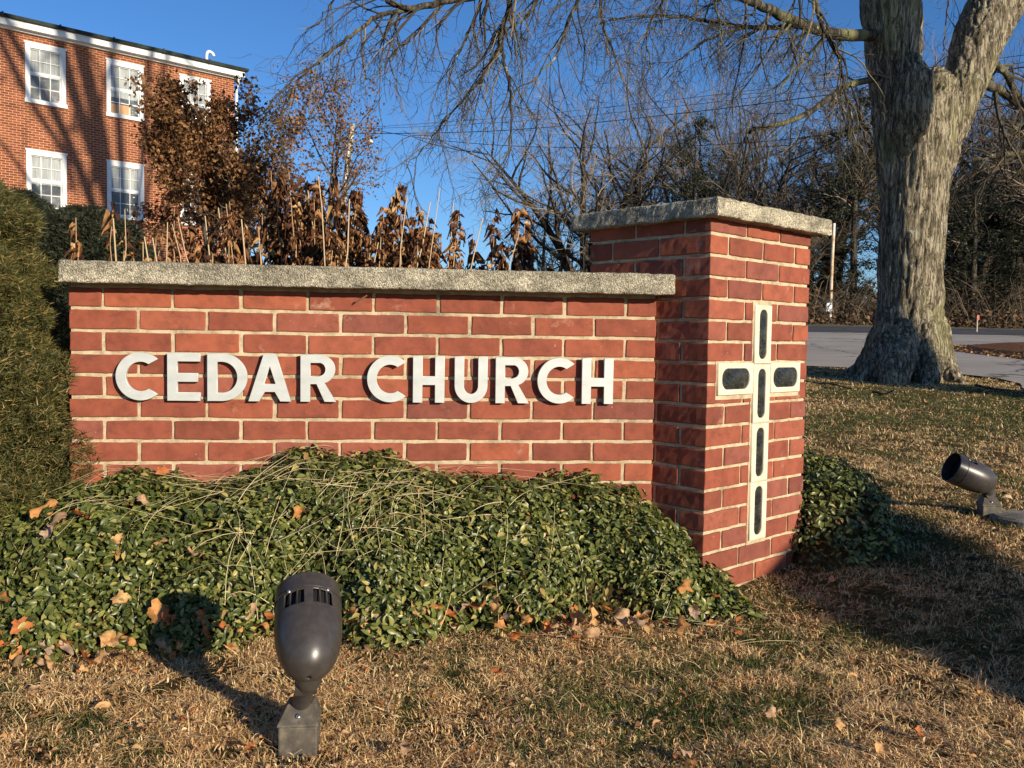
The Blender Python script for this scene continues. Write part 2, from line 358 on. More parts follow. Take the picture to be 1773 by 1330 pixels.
# letters
def arc(cx, cy, rx, ry, a0, a1, n=28): return [(cx+rx*math.cos(R(a)), cy+ry*math.sin(R(a))) for a in np.linspace(a0, a1, n)]
def glyph(ch, w, h):
    s = .205*h
    if ch == 'C':
        r = h/2; rx = r*.985; a = 47
        o = arc(rx, r, rx, r, a, 360-a, 48); i = arc(rx, r, rx-s, r-s*.95, 360-a-9, a+9, 48)
        ex = w/max(p[0] for p in o); return [[(x*ex, y) for x, y in o+i]]
    if ch == 'E': return [[(0, 0), (w, 0), (w, s*.86), (s, s*.86), (s, .40*h), (.93*w, .40*h), (.93*w, .58*h), (s, .58*h), (s, h-s*.86), (w, h-s*.86), (w, h), (0, h)]]
    if ch == 'H': return [[(0, 0), (s, 0), (s, .38*h), (w-s, .38*h), (w-s, 0), (w, 0), (w, h), (w-s, h), (w-s, .57*h), (s, .57*h), (s, h), (0, h)]]
    if ch == 'D':
        e = w*.36
        o = [(0, 0), (e, 0)]+arc(e, h/2, w-e, h/2, -88, 88)+[(e, h), (0, h)]
        i = [(s, s*.86), (s, h-s*.86), (e, h-s*.86)]+arc(e, h/2, w-e-s, h/2-s*.86, 88, -88)+[(e, s*.86)]
        return [o, i]
    if ch == 'A':
        q = s*1.1; m = w/2; tw = q*.56
        o = [(0, 0), (q, 0), (q+.13*w, .20*h), (w-q-.13*w, .20*h), (w-q, 0), (w, 0), (m+tw, h), (m-tw, h)]
        y0 = .37*h; xl = lambda y: q*.98+(m-q*.98)*(y/(h*.80))
        return [o, [(xl(y0), y0), (m, .74*h), (w-xl(y0), y0)]]
    if ch == 'U':
        r = w/2
        return [[(0, h), (0, r*1.05)]+arc(r, r*1.05, r, r*1.05, 180, 360)+[(w, h), (w-s, h), (w-s, r*1.05)]+arc(r, r*1.05, r-s, r*1.05-s*.95, 360, 180)+[(s, h)]]
    if ch == 'R':
        e = w*.52; b = .375*h; c = b+(h-b)/2; rr_ = (h-b)/2; wd = w*.97
        o = [(0, 0), (s, 0), (s, b), (e*.86, b), (w-s*1.18, 0), (w, 0), (e+s*.55, b+.028*h)]+arc(e, c, wd-e, rr_, -62, 89)+[(e, h), (0, h)]
        i = [(s, b+s*.80), (s, h-s*.86), (e, h-s*.86)]+arc(e, c, wd-e-s, rr_-s*.85, 88, -88)+[(e, b+s*.80)]
        return [o, i]
LET = [('C', .1426, .265), ('E', .2936, .3916), ('D', .412, .5314), ('A', .5345, .6642), ('R', .6921, .8013), ('C', .8965, 1.0169),
       ('H', 1.0395, 1.1392), ('U', 1.1707, 1.2758), ('R', 1.3015, 1.4096), ('C', 1.4361, 1.5557), ('H', 1.5812, 1.6844)]
def extrude(polys, depth, name, m, parent, bev=.0009):
    cu = bpy.data.curves.new(name, 'CURVE'); cu.dimensions = '2D'; cu.fill_mode = 'BOTH'; cu.extrude = depth/2-bev; cu.bevel_depth = bev; cu.bevel_resolution = 1; cu.offset = -bev
    for p in polys:
        s_ = cu.splines.new('POLY'); s_.points.add(len(p)-1); s_.use_cyclic_u = True
        for q, (x, y) in zip(s_.points, p): q.co = (x, y, 0, 1)
    tmp = bpy.data.objects.new('tmp', cu); me = bpy.data.meshes.new_from_object(tmp); bpy.data.objects.remove(tmp); bpy.data.curves.remove(cu)
    me.name = name; me.materials.clear(); me.materials.append(m); me.transform(Matrix(((1, 0, 0, 0), (0, 0, -1, 0), (0, 1, 0, 0), (0, 0, 0, 1))))
    return link(name, me, parent)
for i, (ch, x0, x1) in enumerate(LET):
    zb = -.3439-.0022*x0/1.68; hh = .1465+.0008*x0
    o = extrude(glyph(ch, x1-x0, hh), .015, 'letter', M['letter'], wall); o.location = (x0, -.0165, zb)
    o['label'] = 'pale metal letter ' + ch
# pillar
PY = .6251273; K = np.array([1.95620641, -0.14911398, 0.26481548])
pil = empty('brick_pillar', tuple(K), PY); tag(pil, 'square red brick pillar with a white framed glass cross and a concrete cap', 'pillar')
PU, PV = 3*.2015, 2.5*.2032                             # lit width (u = local x), depth (v = local y)
mb = MB(); ZP = -1.30
mb.box((.006, .006, ZP), (PU-.006, PV-.006, .0), 1)
bu = PU/3; D = .098
def spanx(a, c, y0, y1, z0, z1, cut=None):
    """brick along x from a to c with joints, minus the cut intervals"""
    segs = [(a, c)]
    for c0, c1 in (cut or []):
        ns = []
        for s0, s1 in segs:
            if c1 <= s0 or c0 >= s1: ns.append((s0, s1)); continue
            if c0-s0 > .02: ns.append((s0, c0))
            if s1-c1 > .02: ns.append((c1, s1))
        segs = ns
    for s0, s1 in segs: add_brick(mb, (s0, y0, z0), (s1, y1, z1))
XC0, XC1 = .2555, .3575; SX0, SX1 = .053, .5525
for k in range(19):
    z1 = -k*CC-.003; z0 = z1-CC+J; j = J/2
    cut = None
    if 4 <= k <= 15: cut = [(XC0-.006, XC1+.006)]
    if k == 7: cut = [(SX0-.006, SX1+.006)]
    F_ = []
    if k % 2 == 0: F_ = [(0, bu-j), (bu+j, 2*bu-j), (2*bu+j, PU)]
    else: F_ = [(0, bu/2-j), (bu/2+j, 1.5*bu-j), (1.5*bu+j, 2.5*bu-j), (2.5*bu+j, PU)]
    for q, (a, c) in enumerate(F_):
        dd = D
        if k % 2 and q == 0: dd = BM-j
        if k % 2 and q == 3: dd = BM-j
        if k == 8:
            for (s0, s1, top) in ((a, min(c, SX0-.006), z1), (max(a, SX0-.006), min(c, XC0-.006), -.590), (max(a, XC1+.006), min(c, SX1+.006), -.590), (max(a, SX1+.006), c, z1)):
                if s1-s0 > .015: add_brick(mb, (s0, 0, z0), (s1, dd, top))
            continue
        spanx(a, c, 0, dd, z0, z1, cut)
    # dark (left) side x = 0 and right side
    ve = [(D+J, BM*1.5-j), (BM*1.5+j, PV)] if k % 2 == 0 else [(BM+j, 2*BM-j), (2*BM+j, PV)]
    for a, c in ve:
        add_brick(mb, (0, a, z0), (D, c, z1)); add_brick(mb, (PU-D, a, z0), (PU, c, z1))
    for a, c in [(D+J, PU/2-j), (PU/2+j, PU-D-J)]: add_brick(mb, (a, PV-D, z0), (c, PV, z1))
mb.build('brickwork', [BRICK, MORTAR], pil)
slab('coping', (-.040, -.050, -.020), (PU+.058, PV+.062, .037), m_concrete('aggregate_concrete_cap', (.40, .355, .25), (.78, .70, .53)), pil)
def rrect(w, h, r, n=8, q=2.6):
    out = []
    for cx, cy, a0 in ((w/2-r, h/2-r, 0), (-w/2+r, h/2-r, 90), (-w/2+r, -h/2+r, 180), (w/2-r, -h/2+r, 270)):
        out += arc(cx, cy, r, r, a0, a0+90, n)
    return out
def bulge(pts, w, h, e=.05):                             # barrel-shaped sides
    return [(x*(1+e*(1-(2*y/h)**2)), y*(1+e*.6*(1-(2*x/w)**2))) for x, y in pts]
def cross_panel(cx, cz, w, h):
    gw, gh = w-.046 if h > w else w-.055, h-.036
    if h > w: gw = .046
    if w > h: gw, gh = .150, .066
    outer = [(-w/2, -h/2), (w/2, -h/2), (w/2, h/2), (-w/2, h/2)]
    hole = bulge(rrect(gw, gh, min(gw, gh)*.40), gw, gh)
    fr = extrude([outer, hole[::-1]], .040, 'cross_panel', M['cream'], pil, .0025); fr.location = (cx, .015, cz)
    # pillowed glass set back in the opening
    hp = np.array(bulge(rrect(gw+.004, gh+.004, min(gw, gh)*.40), gw, gh)); rings = np.linspace(0, 1, 9); mbg = MB(); V = []
    for r_ in rings[1:]:
        for x, y in hp*r_: V.append((x, -.0150-.0032*(1-r_**3)+.0012*float(vn(np.array([x, y, cx+cz])*1., 45, 3)), y))
    n = len(hp); V = np.array(V); F = []
    for a in range(len(rings)-2):
        for b in range(n): F.append((a*n+b, a*n+(b+1) % n, (a+1)*n+(b+1) % n, (a+1)*n+b))
    mbg.add(V, F); mbg.add(np.vstack([V[:n], [(0, -.0182, 0)]]), [(b, n, (b+1) % n) for b in range(n)])
    mbg.build('glass', M['lens'], fr, smooth=True)
for i in range(4): cross_panel((XC0+XC1)/2, -.278-.099-.1985*i, .100, .1955)
cross_panel((SX0+XC0)/2-.0015, -.5235, XC0-SX0-.003, .103); cross_panel((SX1+XC1)/2+.0015, -.5235, SX1-XC1-.003, .103)
mb = MB(); mb.box((SX0-.006, .0035, -.590), (SX1+.006, .03, -.462)); mb.box((XC0-.007, .0030, -1.085), (XC1+.007, .03, -.270))
mb.build('cross_mortar_bed', MORTAR, pil)
# ------------------------------------------------------------------ leaf templates
def leaf_t(nl=4, wid=.42, fold=.12, curl=.12):
    t = np.linspace(0, 1, nl+1); w = wid*np.sin(np.pi*np.clip(t, .02, .98)**.85)*.5; w[0] = .02; w[-1] = .0
    V = []
    for a, ww in zip(t, w): z = -curl*(a-.3)**2*1.2; V += [(a, ww, z+fold*ww*1.6), (a, 0, z), (a, -ww, z+fold*ww*1.6)]
    F = []
    for i in range(nl):
        for s in (0, 1): F.append((i*3+s, i*3+s+1, i*3+s+4, i*3+s+3))
    return np.array(V), np.array(F)
def needle_t(): return np.array([(0, .5, 0), (0, -.5, 0), (1, 0, 0)]), np.array([(0, 1, 2)])
def rdir(N): v = rng.normal(size=(N, 3)); return v/np.linalg.norm(v, axis=1)[:, None]
# ------------------------------------------------------------------ periwinkle ground cover
def mound_front(X, Y):
    """height of the leafy mass in front of the wall (nan outside)"""
    Wd = .52+.10*np.sin(X*2.3+.6)+.05*np.sin(X*7.1)+.20*np.clip(-X*1.4, 0, 1)+.05*np.sin(X*15)
    Wd = Wd-.16*np.clip((X-1.55)/.6, 0, 1)
    top = np.interp(X, [-1.2, -.3, 0, .12, .25, .45, .58, .70, .85, 1.1, 1.4, 1.62, 1.78, 1.93, 2.03, 2.09], [.20, .24, .29, .345, .345, .32, .36, .395, .37, .345, .33, .335, .29, .15, .05, 0])
    t = np.clip(-Y/Wd, 0, 1.0)
    hgt = top*(1-t**2.4)**.75
    return H(X, Y)+hgt, (Y > -Wd) & (X < 2.09)
def mound_side(X, Y):
    dx = (X-2.585)/.30; dy = (Y-.52)/.46; r = np.sqrt(np.abs(dx)**2.4+np.abs(dy)**2.4)
    return H(X, Y)+.30*np.clip(1-r**2, 0, 1)**.6, r < 1
def cover(name, fn, xr, yr, N, label, cat, lsz=(.014, .029)):
    mb = MB(); nx, ny = int((xr[1]-xr[0])/.02), int((yr[1]-yr[0])/.02)
    X, Y = np.meshgrid(np.linspace(*xr, nx), np.linspace(*yr, ny)); Z, ok = fn(X, Y); Z = np.where(ok, np.maximum(Z-.055, H(X, Y)-.01), H(X, Y)-.05)
    v = np.stack([X, Y, Z], -1).reshape(-1, 3); i, j = np.meshgrid(np.arange(ny-1), np.arange(nx-1), indexing='ij'); a = (i*nx+j).ravel()
    mb.add(v, np.stack([a, a+1, a+nx+1, a+nx], -1), 1)
    n0 = N*3; x = rng.uniform(*xr, n0); y = rng.uniform(*yr, n0)
    z, ok = fn(x, y); e = .01
    gx = (fn(x+e, y)[0]-fn(x-e, y)[0])/(2*e); gy = (fn(x, y+e)[0]-fn(x, y-e)[0])/(2*e)
    nr = np.stack([-np.clip(gx, -3, 3), -np.clip(gy, -3, 3), np.ones(n0)], -1); w = np.minimum(np.linalg.norm(nr, axis=1), 3)
    keep = ok & (rng.random(n0) < w/3*1.3); x, y, z, nr = x[keep][:N], y[keep][:N], z[keep][:N], nr[keep][:N]
    n = len(x); nr /= np.linalg.norm(nr, axis=1)[:, None]
    P = np.stack([x, y, z], -1); cl = .026*vn(P, 7, 4)+.022*vn(P, 19, 5)
    P = P+nr*(cl+rng.uniform(-.035, .020, n))[:, None]
    # leaves sit in opposite pairs along trailing stems: one stem direction per cell
    nn = nr+rdir(n)*.85+np.array([0, -.05, .25]); Mx = frames(nn, rdir(n)+np.array([0, -.25, -.2]))
    s = rng.uniform(*lsz, n)*(1+.25*vn(P, 5, 8)); Mx = Mx*s[:, None, None]
    tv, tf = leaf_t(4, .50, .25, .18); mb.inst(tv, tf, P, Mx, 0)
    return stuff(mb.build(name, [M['vinca'], GROUND], smooth=True), label, cat)
cover('ground_cover', mound_front, (-1.3, 2.2), (-.95, -.004), 62000, 'glossy green periwinkle mounded against the front of the sign wall', 'ground cover')
def side2(X, Y):
    z, ok = mound_side(X, Y); u = (X-K[0])*math.cos(PY)+(Y-K[1])*math.sin(PY); v = -(X-K[0])*math.sin(PY)+(Y-K[1])*math.cos(PY)
    return z, ok & ~((u > -.01) & (u < PU+.005) & (v > -.005))
cover('ground_cover', side2, (2.2, 3.2), (0, 1.3), 9000, 'shaded green periwinkle mound at the right side of the pillar', 'ground cover')
# dry straw lying over the periwinkle
def straw(mb, N, f0, L=(.08, .34), wd=(.0012, .0026), lift=.03, xr=(-.9, 2.1), yr=(-.62, -.05), m=0):
    for _ in range(N):
        x, y = random.uniform(*xr), random.uniform(*yr); l = random.uniform(*L); a = random.uniform(0, math.pi)+random.choice((0, .3)); k = 6
        t = np.linspace(0, 1, k); bend = random.uniform(-1.1, 1.1); ang = a+bend*t
        px_ = x+np.cumsum(np.cos(ang))*l/k; py_ = y+np.cumsum(np.sin(ang))*l/k
        z, ok = f0(px_, np.minimum(py_, -.01)); g = H(px_, py_); z = np.maximum(np.where(ok, z, g), g)
        z = np.maximum(z, np.interp(t, [0, 1], [z[0], z[-1]]))+random.uniform(.006, lift)
        P = np.stack([px_, np.minimum(py_, -.012), z], -1); mb.tube(P, np.linspace(1, .4, k)*random.uniform(*wd)*.5, 3, m)
mb = MB(); straw(mb, 190, mound_front, (.06, .26), (.001, .0018)); straw(mb, 110, mound_front, (.12, .36), (.0011, .0020), .05, (.5, 1.5), (-.5, -.1)); straw(mb, 110, mound_front, (.06, .22), (.001, .0018), .03, (-.8, .5)); straw(mb, 60, mound_front, (.12, .36), (.0012, .002), .05, (.55, 1.0), (-.55, -.25))
stuff(mb.build('straw', m_island('straw_stalk', [(0, (.42, .33, .17)), (.6, (.66, .54, .30)), (.9, (.74, .62, .36)), (1, (.36, .12, .05))], .7)), 'thin dry straw stalks tangled over the periwinkle', 'straw')
# ------------------------------------------------------------------ lawn
mfx = MB()
def in_pillar(x, y, g=.01):
    u = (x-K[0])*math.cos(PY)+(y-K[1])*math.sin(PY); v = -(x-K[0])*math.sin(PY)+(y-K[1])*math.cos(PY)
    return (u > -g) & (u < PU+g) & (v > -g) & (v < PV+g)
from_edge = np.array(near_edge)
def on_lawn(x, y):
    ed = np.interp(x, from_edge[:9, 0], from_edge[:9, 1]); ok = y < ed+.05
    xe = np.interp(y, [1, 3.5, 5, 5.7, 6.2, 6.8, 7.5, 8.2], [8, 7.4, 7.3, 7.45, 7.75, 8.15, 8.35, 8.15]); return ok & (x < xe+.04) & ~in_pillar(x, y)
def greenness(P): return vn(P, .9, 2)*.7+vn(P, 2.6, 5)*.5+vn(P, 8, 6)*.35
def blades(N, dr, ang=(-40, 56)):
    """random points in the camera's wedge, denser close by"""
    a = R(90)-np.arctan2(FW[0], FW[1])*1.0
    th = rng.uniform(R(ang[0]), R(ang[1]), N); q = rng.random(N)
    d = dr[0]*(dr[1]/dr[0])**q
    d0 = math.atan2(FW[0], FW[1]); x = CP[0]+d*np.sin(d0+th); y = CP[1]+d*np.cos(d0+th); return x, y, d
def blade_mesh(mb, x, y, d, lean, L, Wd, sc, flow=0):
    n = len(x); z = hz(x, y)
    P = np.stack([x, y, z-.002], -1); az = rng.uniform(0, 2*np.pi, n)
    if flow: az = 7*vn(P, 4.5, 14)+rng.normal(0, .75, n)
    hd = np.stack([np.cos(az), np.sin(az), np.zeros(n)], -1)
    l = rng.uniform(*L, n)*sc; up = np.array([0, 0, 1.])
    side = np.cross(hd, up)+rdir(n)*.5; w = rng.uniform(*Wd, n)*np.maximum(1, d/3.6)
    e0 = rng.uniform(*lean, n); V = []
    pos = P.copy(); e = e0.copy(); tw = az*0
    for i, ww in enumerate((1, .8, .45, .05)):
        V.append(pos+side*(w*ww*.5)[:, None]); V.append(pos-side*(w*ww*.5)[:, None])
        dirv = hd*np.cos(e)[:, None]+up*np.sin(e)[:, None]; pos = pos+dirv*(l/3)[:, None]; e = e-rng.uniform(-.1, .7, n)
        pos[:, 2] = np.maximum(pos[:, 2], z+.002+rng.random(n)*.006); tw = rng.normal(0, .5, n); hd = hd*np.cos(tw)[:, None]+np.cross(up, hd)*np.sin(tw)[:, None]
    V = np.stack(V, 1); F = np.array([(0, 1, 3, 2), (2, 3, 5, 4), (4, 5, 7, 6)])
    mb.add(V.reshape(-1, 3), (F[None]+(np.arange(n)*8)[:, None, None]).reshape(-1, 4))
def mask(x, y):
    _, inm = mound_front(x, y); inm &= (y < 0)
    behind = (y > -.02) & (x < 1.9)
    return on_lawn(x, y) & ~(inm & (y > -.40)) & ~(behind & (y < .3))
mbd, mbgr = MB(), MB()
for N, dr in ((560000, (1.15, 4.2)), (470000, (4.2, 13.5))):
    x, y, d = blades(N, dr); ok = mask(x, y); x, y, d = x[ok], y[ok], d[ok]
    P = np.stack([x, y, x*0], -1); g = greenness(P)*1.35-.24+.22*(np.hypot(x-4.6, y-3.4) < 2.6)-.16*((x > 2.3) & (y > -.2) & (y < 2.0))+.30*((y > 2.2) & (y < 6)) - .5*(np.hypot(x-7.1, y-7.5) < 1.4)
    isg = rng.random(len(x)) < np.clip((g+.25)*1.1, .03, .75)
    bare = ((vn(P, 6, 9) > .45) & (rng.random(len(x)) < .6)) | ((vn(P, 17, 15)+.6*vn(P, 37, 16) > .34) & (rng.random(len(x)) < .85))
    far = np.clip(d/4.2, 1, 1.6)
    q = ~isg & ~bare; up_ = rng.random(len(x)) < .55
    a = q & up_; blade_mesh(mbd, x[a], y[a], d[a], (.4, 1.4), (.008, .026), (.0014, .0034), far[a])
    a = q & (rng.random(len(x)) < .02); blade_mesh(mbd, x[a], y[a], d[a], (.1, .8), (.05, .11), (.0012, .0024), far[a])
    a = q & ~up_; blade_mesh(mbd, x[a], y[a], d[a], (.0, .45), (.016, .062), (.0010, .0030), far[a], 1)
    q = isg; blade_mesh(mbgr, x[q], y[q], d[q], (.5, 1.4), (.010, .030), (.0009, .0018), far[q])
stuff(mbd.build('dry_grass', M['dry']), 'tan dormant grass matted over the front lawn', 'grass')
stuff(mbgr.build('green_grass', M['green']), 'short green grass growing through the dormant lawn', 'grass')
# litter chips
x, y, d = blades(34000, (1.15, 12)); ok = mask(x, y) & ((vn(np.stack([x, y, x*0], -1), 1.6, 12) > -.15) | (rng.random(len(x)) < .35)); x, y, d = x[ok], y[ok], d[ok]
bl = rng.random(2600); xb = rng.uniform(-1, 2.4, 2600); yb = -.52-.1*np.sin(xb*2.3+.6)-.05*np.sin(xb*7.1)+rng.normal(0, .07, 2600)+.12*np.clip((xb-1.5)/.6, 0, 1)
x = np.r_[x, xb]; y = np.r_[y, yb]; d = np.r_[d, np.full(2600, 2.)]; ok = ~in_pillar(x, y, .02); x, y, d = x[ok], y[ok], d[ok]
n = len(x); Mx = frames(np.array([0, 0, 1.])+rdir(n)*.75, rdir(n))*(rng.gamma(1.5, .0036, n)*np.clip(d/3, 1, 1.7)+.003)[:, None, None]
tv, tf = leaf_t(3, .55, .5, .5); mb = MB(); mb.inst(tv, tf, np.stack([x, y, hz(x, y)+.006+rng.random(n)*.010], -1), Mx)
stuff(mb.build('leaf_litter', M['litter']), 'small brown leaf fragments scattered through the grass', 'leaf litter')
# ------------------------------------------------------------------ fallen leaves (individuals)
def leaf_shape(kind, seed):
    r_ = np.random.default_rng(seed); n = 40; th = np.linspace(0, 2*np.pi, n, endpoint=False)
    if kind == 'maple': rad = .52+.30*np.abs(np.cos(2.5*(th)))**1.5*np.where(np.cos(th) > -.6, 1, .6)+.05*np.sin(13*th); xy = np.stack([np.cos(th)*rad, np.sin(th)*rad], -1)
    else: xy = np.stack([np.cos(th), np.sin(th)*.42*(1+.25*np.cos(th))], -1)*.75
    V = [np.zeros(3)]; F = []; rings = (.35, .7, 1.0); ax = r_.uniform(0, np.pi); cu = r_.uniform(.5, 1.2)*r_.choice((-1, 1)); ph = r_.random()*9
    for q in rings:
        for x, y in xy*q:
            t = x*math.cos(ax)+y*math.sin(ax); z = cu*t*t*.7+.10*math.sin(5*x+ph)+.10*math.sin(6*y+ph*2)*q; V.append((x*(1-.25*abs(t)), y*(1-.25*abs(t)), z))
    V = np.array(V)
    for i in range(n): F.append((0, 1+i, 1+(i+1) % n))
    Q = []
    for a in range(2):
        for i in range(n): Q.append((1+a*n+i, 1+(a+1)*n+i, 1+(a+1)*n+(i+1) % n, 1+a*n+(i+1) % n))
    return V, F, Q
LV = []
for i in range(14):
    kind = 'maple' if i < 8 else 'oval'; V, F, Q = leaf_shape(kind, 50+i); mb = MB(); mb.add(V, np.array(F)); mb.add(V, np.array(Q))
    o = mb.build('fallen_leaf', M['fallen'], smooth=True); LV.append(o.data); bpy.data.objects.remove(o)
def m_solid_leaf(i, c):
    m, t, b = mat('fallen_leaf_%d' % i, .7, .25); n1 = noise(t, coord(t), 3.2, 6, .7)
    cc = ramp(t, n1, [(.3, tuple(x*.45 for x in c)), (.5, c), (.75, tuple(min(1, x*1.25) for x in c))]); setc(t, b, cc)
    tr = t.nodes.new('ShaderNodeBsdfTranslucent'); ms = t.nodes.new('ShaderNodeMixShader'); ms.inputs[0].default_value = .2; t.links.new(cc, tr.inputs[0])
    t.links.new(b.outputs[0], ms.inputs[1]); t.links.new(tr.outputs[0], ms.inputs[2]); t.links.new(ms.outputs[0], t.nodes['Material Output'].inputs[0]); return m
FLM = [m_solid_leaf(i, c) for i, c in enumerate([(.62, .36, .15), (.58, .27, .09), (.50, .31, .17), (.46, .15, .045), (.42, .29, .20)])]
for i, me in enumerate(LV): me.materials.clear(); me.materials.append(FLM[i % 5])
def surf(px, py):
    """where the ray through a photo pixel meets the planting or the lawn"""
    dr = FW+RT*(px-CX)/CF-UP*(py-CY)/CF; t = 1.0
    while t < 14:
        P = CP+dr*t; z, ok = mound_front(P[0], P[1]); ok = ok and P[1] < 0
        g = float(H(P[0], P[1])); zz = max(float(z), g) if ok else g
        if P[2] < zz: return P, bool(ok)
        t *= 1.002
    return P, False
def fallen(px, py, wpx, vi, label, group, tilt=.5):
    P, _ = surf(px, py); dep = (P-CP)@FW; o = link('fallen_leaf', LV[vi]); s = wpx/CF*dep/2*1.5
    o.location = P+np.array([0, -.008, .018+.35*s]); o.scale = (s, s, s); o.rotation_euler = (random.uniform(-tilt, tilt)+.35, random.uniform(-tilt, tilt), random.uniform(0, 6.28)); 
    hue = ('pale tan', 'orange brown', 'light brown', 'rust red', 'grey brown')[vi % 5]; tag(o, hue+' '+label, 'leaf', group)
ivl = 'dry leaf caught on top of the green periwinkle'; egl = 'curled leaf lying along the lower edge of the periwinkle'; lwl = 'dry leaf lying loose on the dormant lawn'
for px_, py_, w, v in [(35, 862, 62, 0), (75, 902, 44, 1), (98, 918, 38, 2), (142, 912, 34, 3), (88, 942, 30, 4), (207, 955, 26, 0), (277, 955, 28, 5), (300, 820, 30, 1), (282, 832, 22, 3), (385, 823, 26, 6), (520, 905, 30, 1),
                       (335, 975, 26, 7), (210, 1057, 30, 0), (276, 1082, 42, 1), (290, 1092, 34, 3), (250, 880, 22, 2), (110, 850, 30, 5), (12, 1052, 24, 3), (592, 795, 18, 1), (940, 812, 14, 11), (960, 965, 18, 12), (905, 1010, 16, 3), (845, 1032, 22, 0)]:
    fallen(px_, py_, w, v, ivl, 'leaves caught on the periwinkle', .8)
for px_, py_, w, v in [(40, 1105, 36, 3), (48, 1158, 44, 2), (80, 1140, 30, 4), (195, 1130, 36, 0), (118, 1142, 34, 9), (225, 1155, 40, 5), (150, 1160, 32, 3), (718, 1072, 34, 0), (752, 1075, 34, 6), (822, 1074, 44, 3), (805, 1068, 26, 4),
                       (660, 1095, 36, 9), (790, 1100, 28, 8), (1000, 1085, 34, 1), (1026, 1092, 38, 0), (1050, 1075, 34, 3), (1075, 1085, 34, 2), (1100, 1095, 30, 4), (1120, 1098, 24, 5), (640, 1113, 40, 10), (900, 1085, 32, 0),
                       (470, 1085, 30, 3), (455, 1100, 28, 1), (610, 1090, 30, 3), (1290, 1050, 40, 12), (1018, 1115, 22, 1), (995, 1120, 20, 3), (955, 1100, 24, 2), (735, 1090, 24, 3), (560, 1075, 24, 3), (350, 1085, 26, 3), (20, 1130, 30, 1)]:
    fallen(px_, py_, w, v, egl, 'leaves along the planting edge', .8)
for px_, py_, w, v in [(435, 1316, 34, 8), (755, 1210, 36, 11), (625, 1145, 28, 9), (700, 1318, 44, 12), (1180, 1320, 34, 2), (1195, 1335, 30, 1), (1250, 1260, 34, 9), (1275, 1110, 20, 8), (1405, 1100, 16, 3), (1385, 1150, 18, 10),
                       (1437, 1015, 20, 12), (1512, 1168, 16, 0), (1474, 1185, 20, 10), (1330, 1250, 24, 2), (1445, 1270, 24, 5), (1585, 1290, 30, 3), (1615, 1300, 26, 11), (1680, 1320, 30, 9), (1520, 1318, 30, 0), (1690, 1210, 14, 1),
                       (990, 1290, 24, 11), (895, 1265, 20, 9), (1310, 985, 18, 3), (1525, 895, 22, 3), (1600, 700, 8, 1), (1735, 825, 14, 1), (1475, 705, 8, 0), (1530, 965, 14, 0), (180, 1240, 26, 10), (60, 1210, 24, 12), (320, 1265, 20, 3), (860, 1180, 22, 3), (1000, 1180, 20, 10), (1130, 1210, 22, 2)]:
    fallen(px_, py_, w, v, lwl, 'leaves loose on the lawn', .35)
for i in range(72):
    px_ = random.uniform(0, 1290); py_ = np.interp(px_, [0, 200, 500, 700, 900, 1100, 1290], [1150, 1140, 1095, 1075, 1085, 1090, 1060])+random.gauss(4, 17)
    if 465 < px_ < 600: continue
    fallen(px_, py_, random.uniform(18, 36), random.randrange(14), egl, 'leaves along the planting edge', .9)
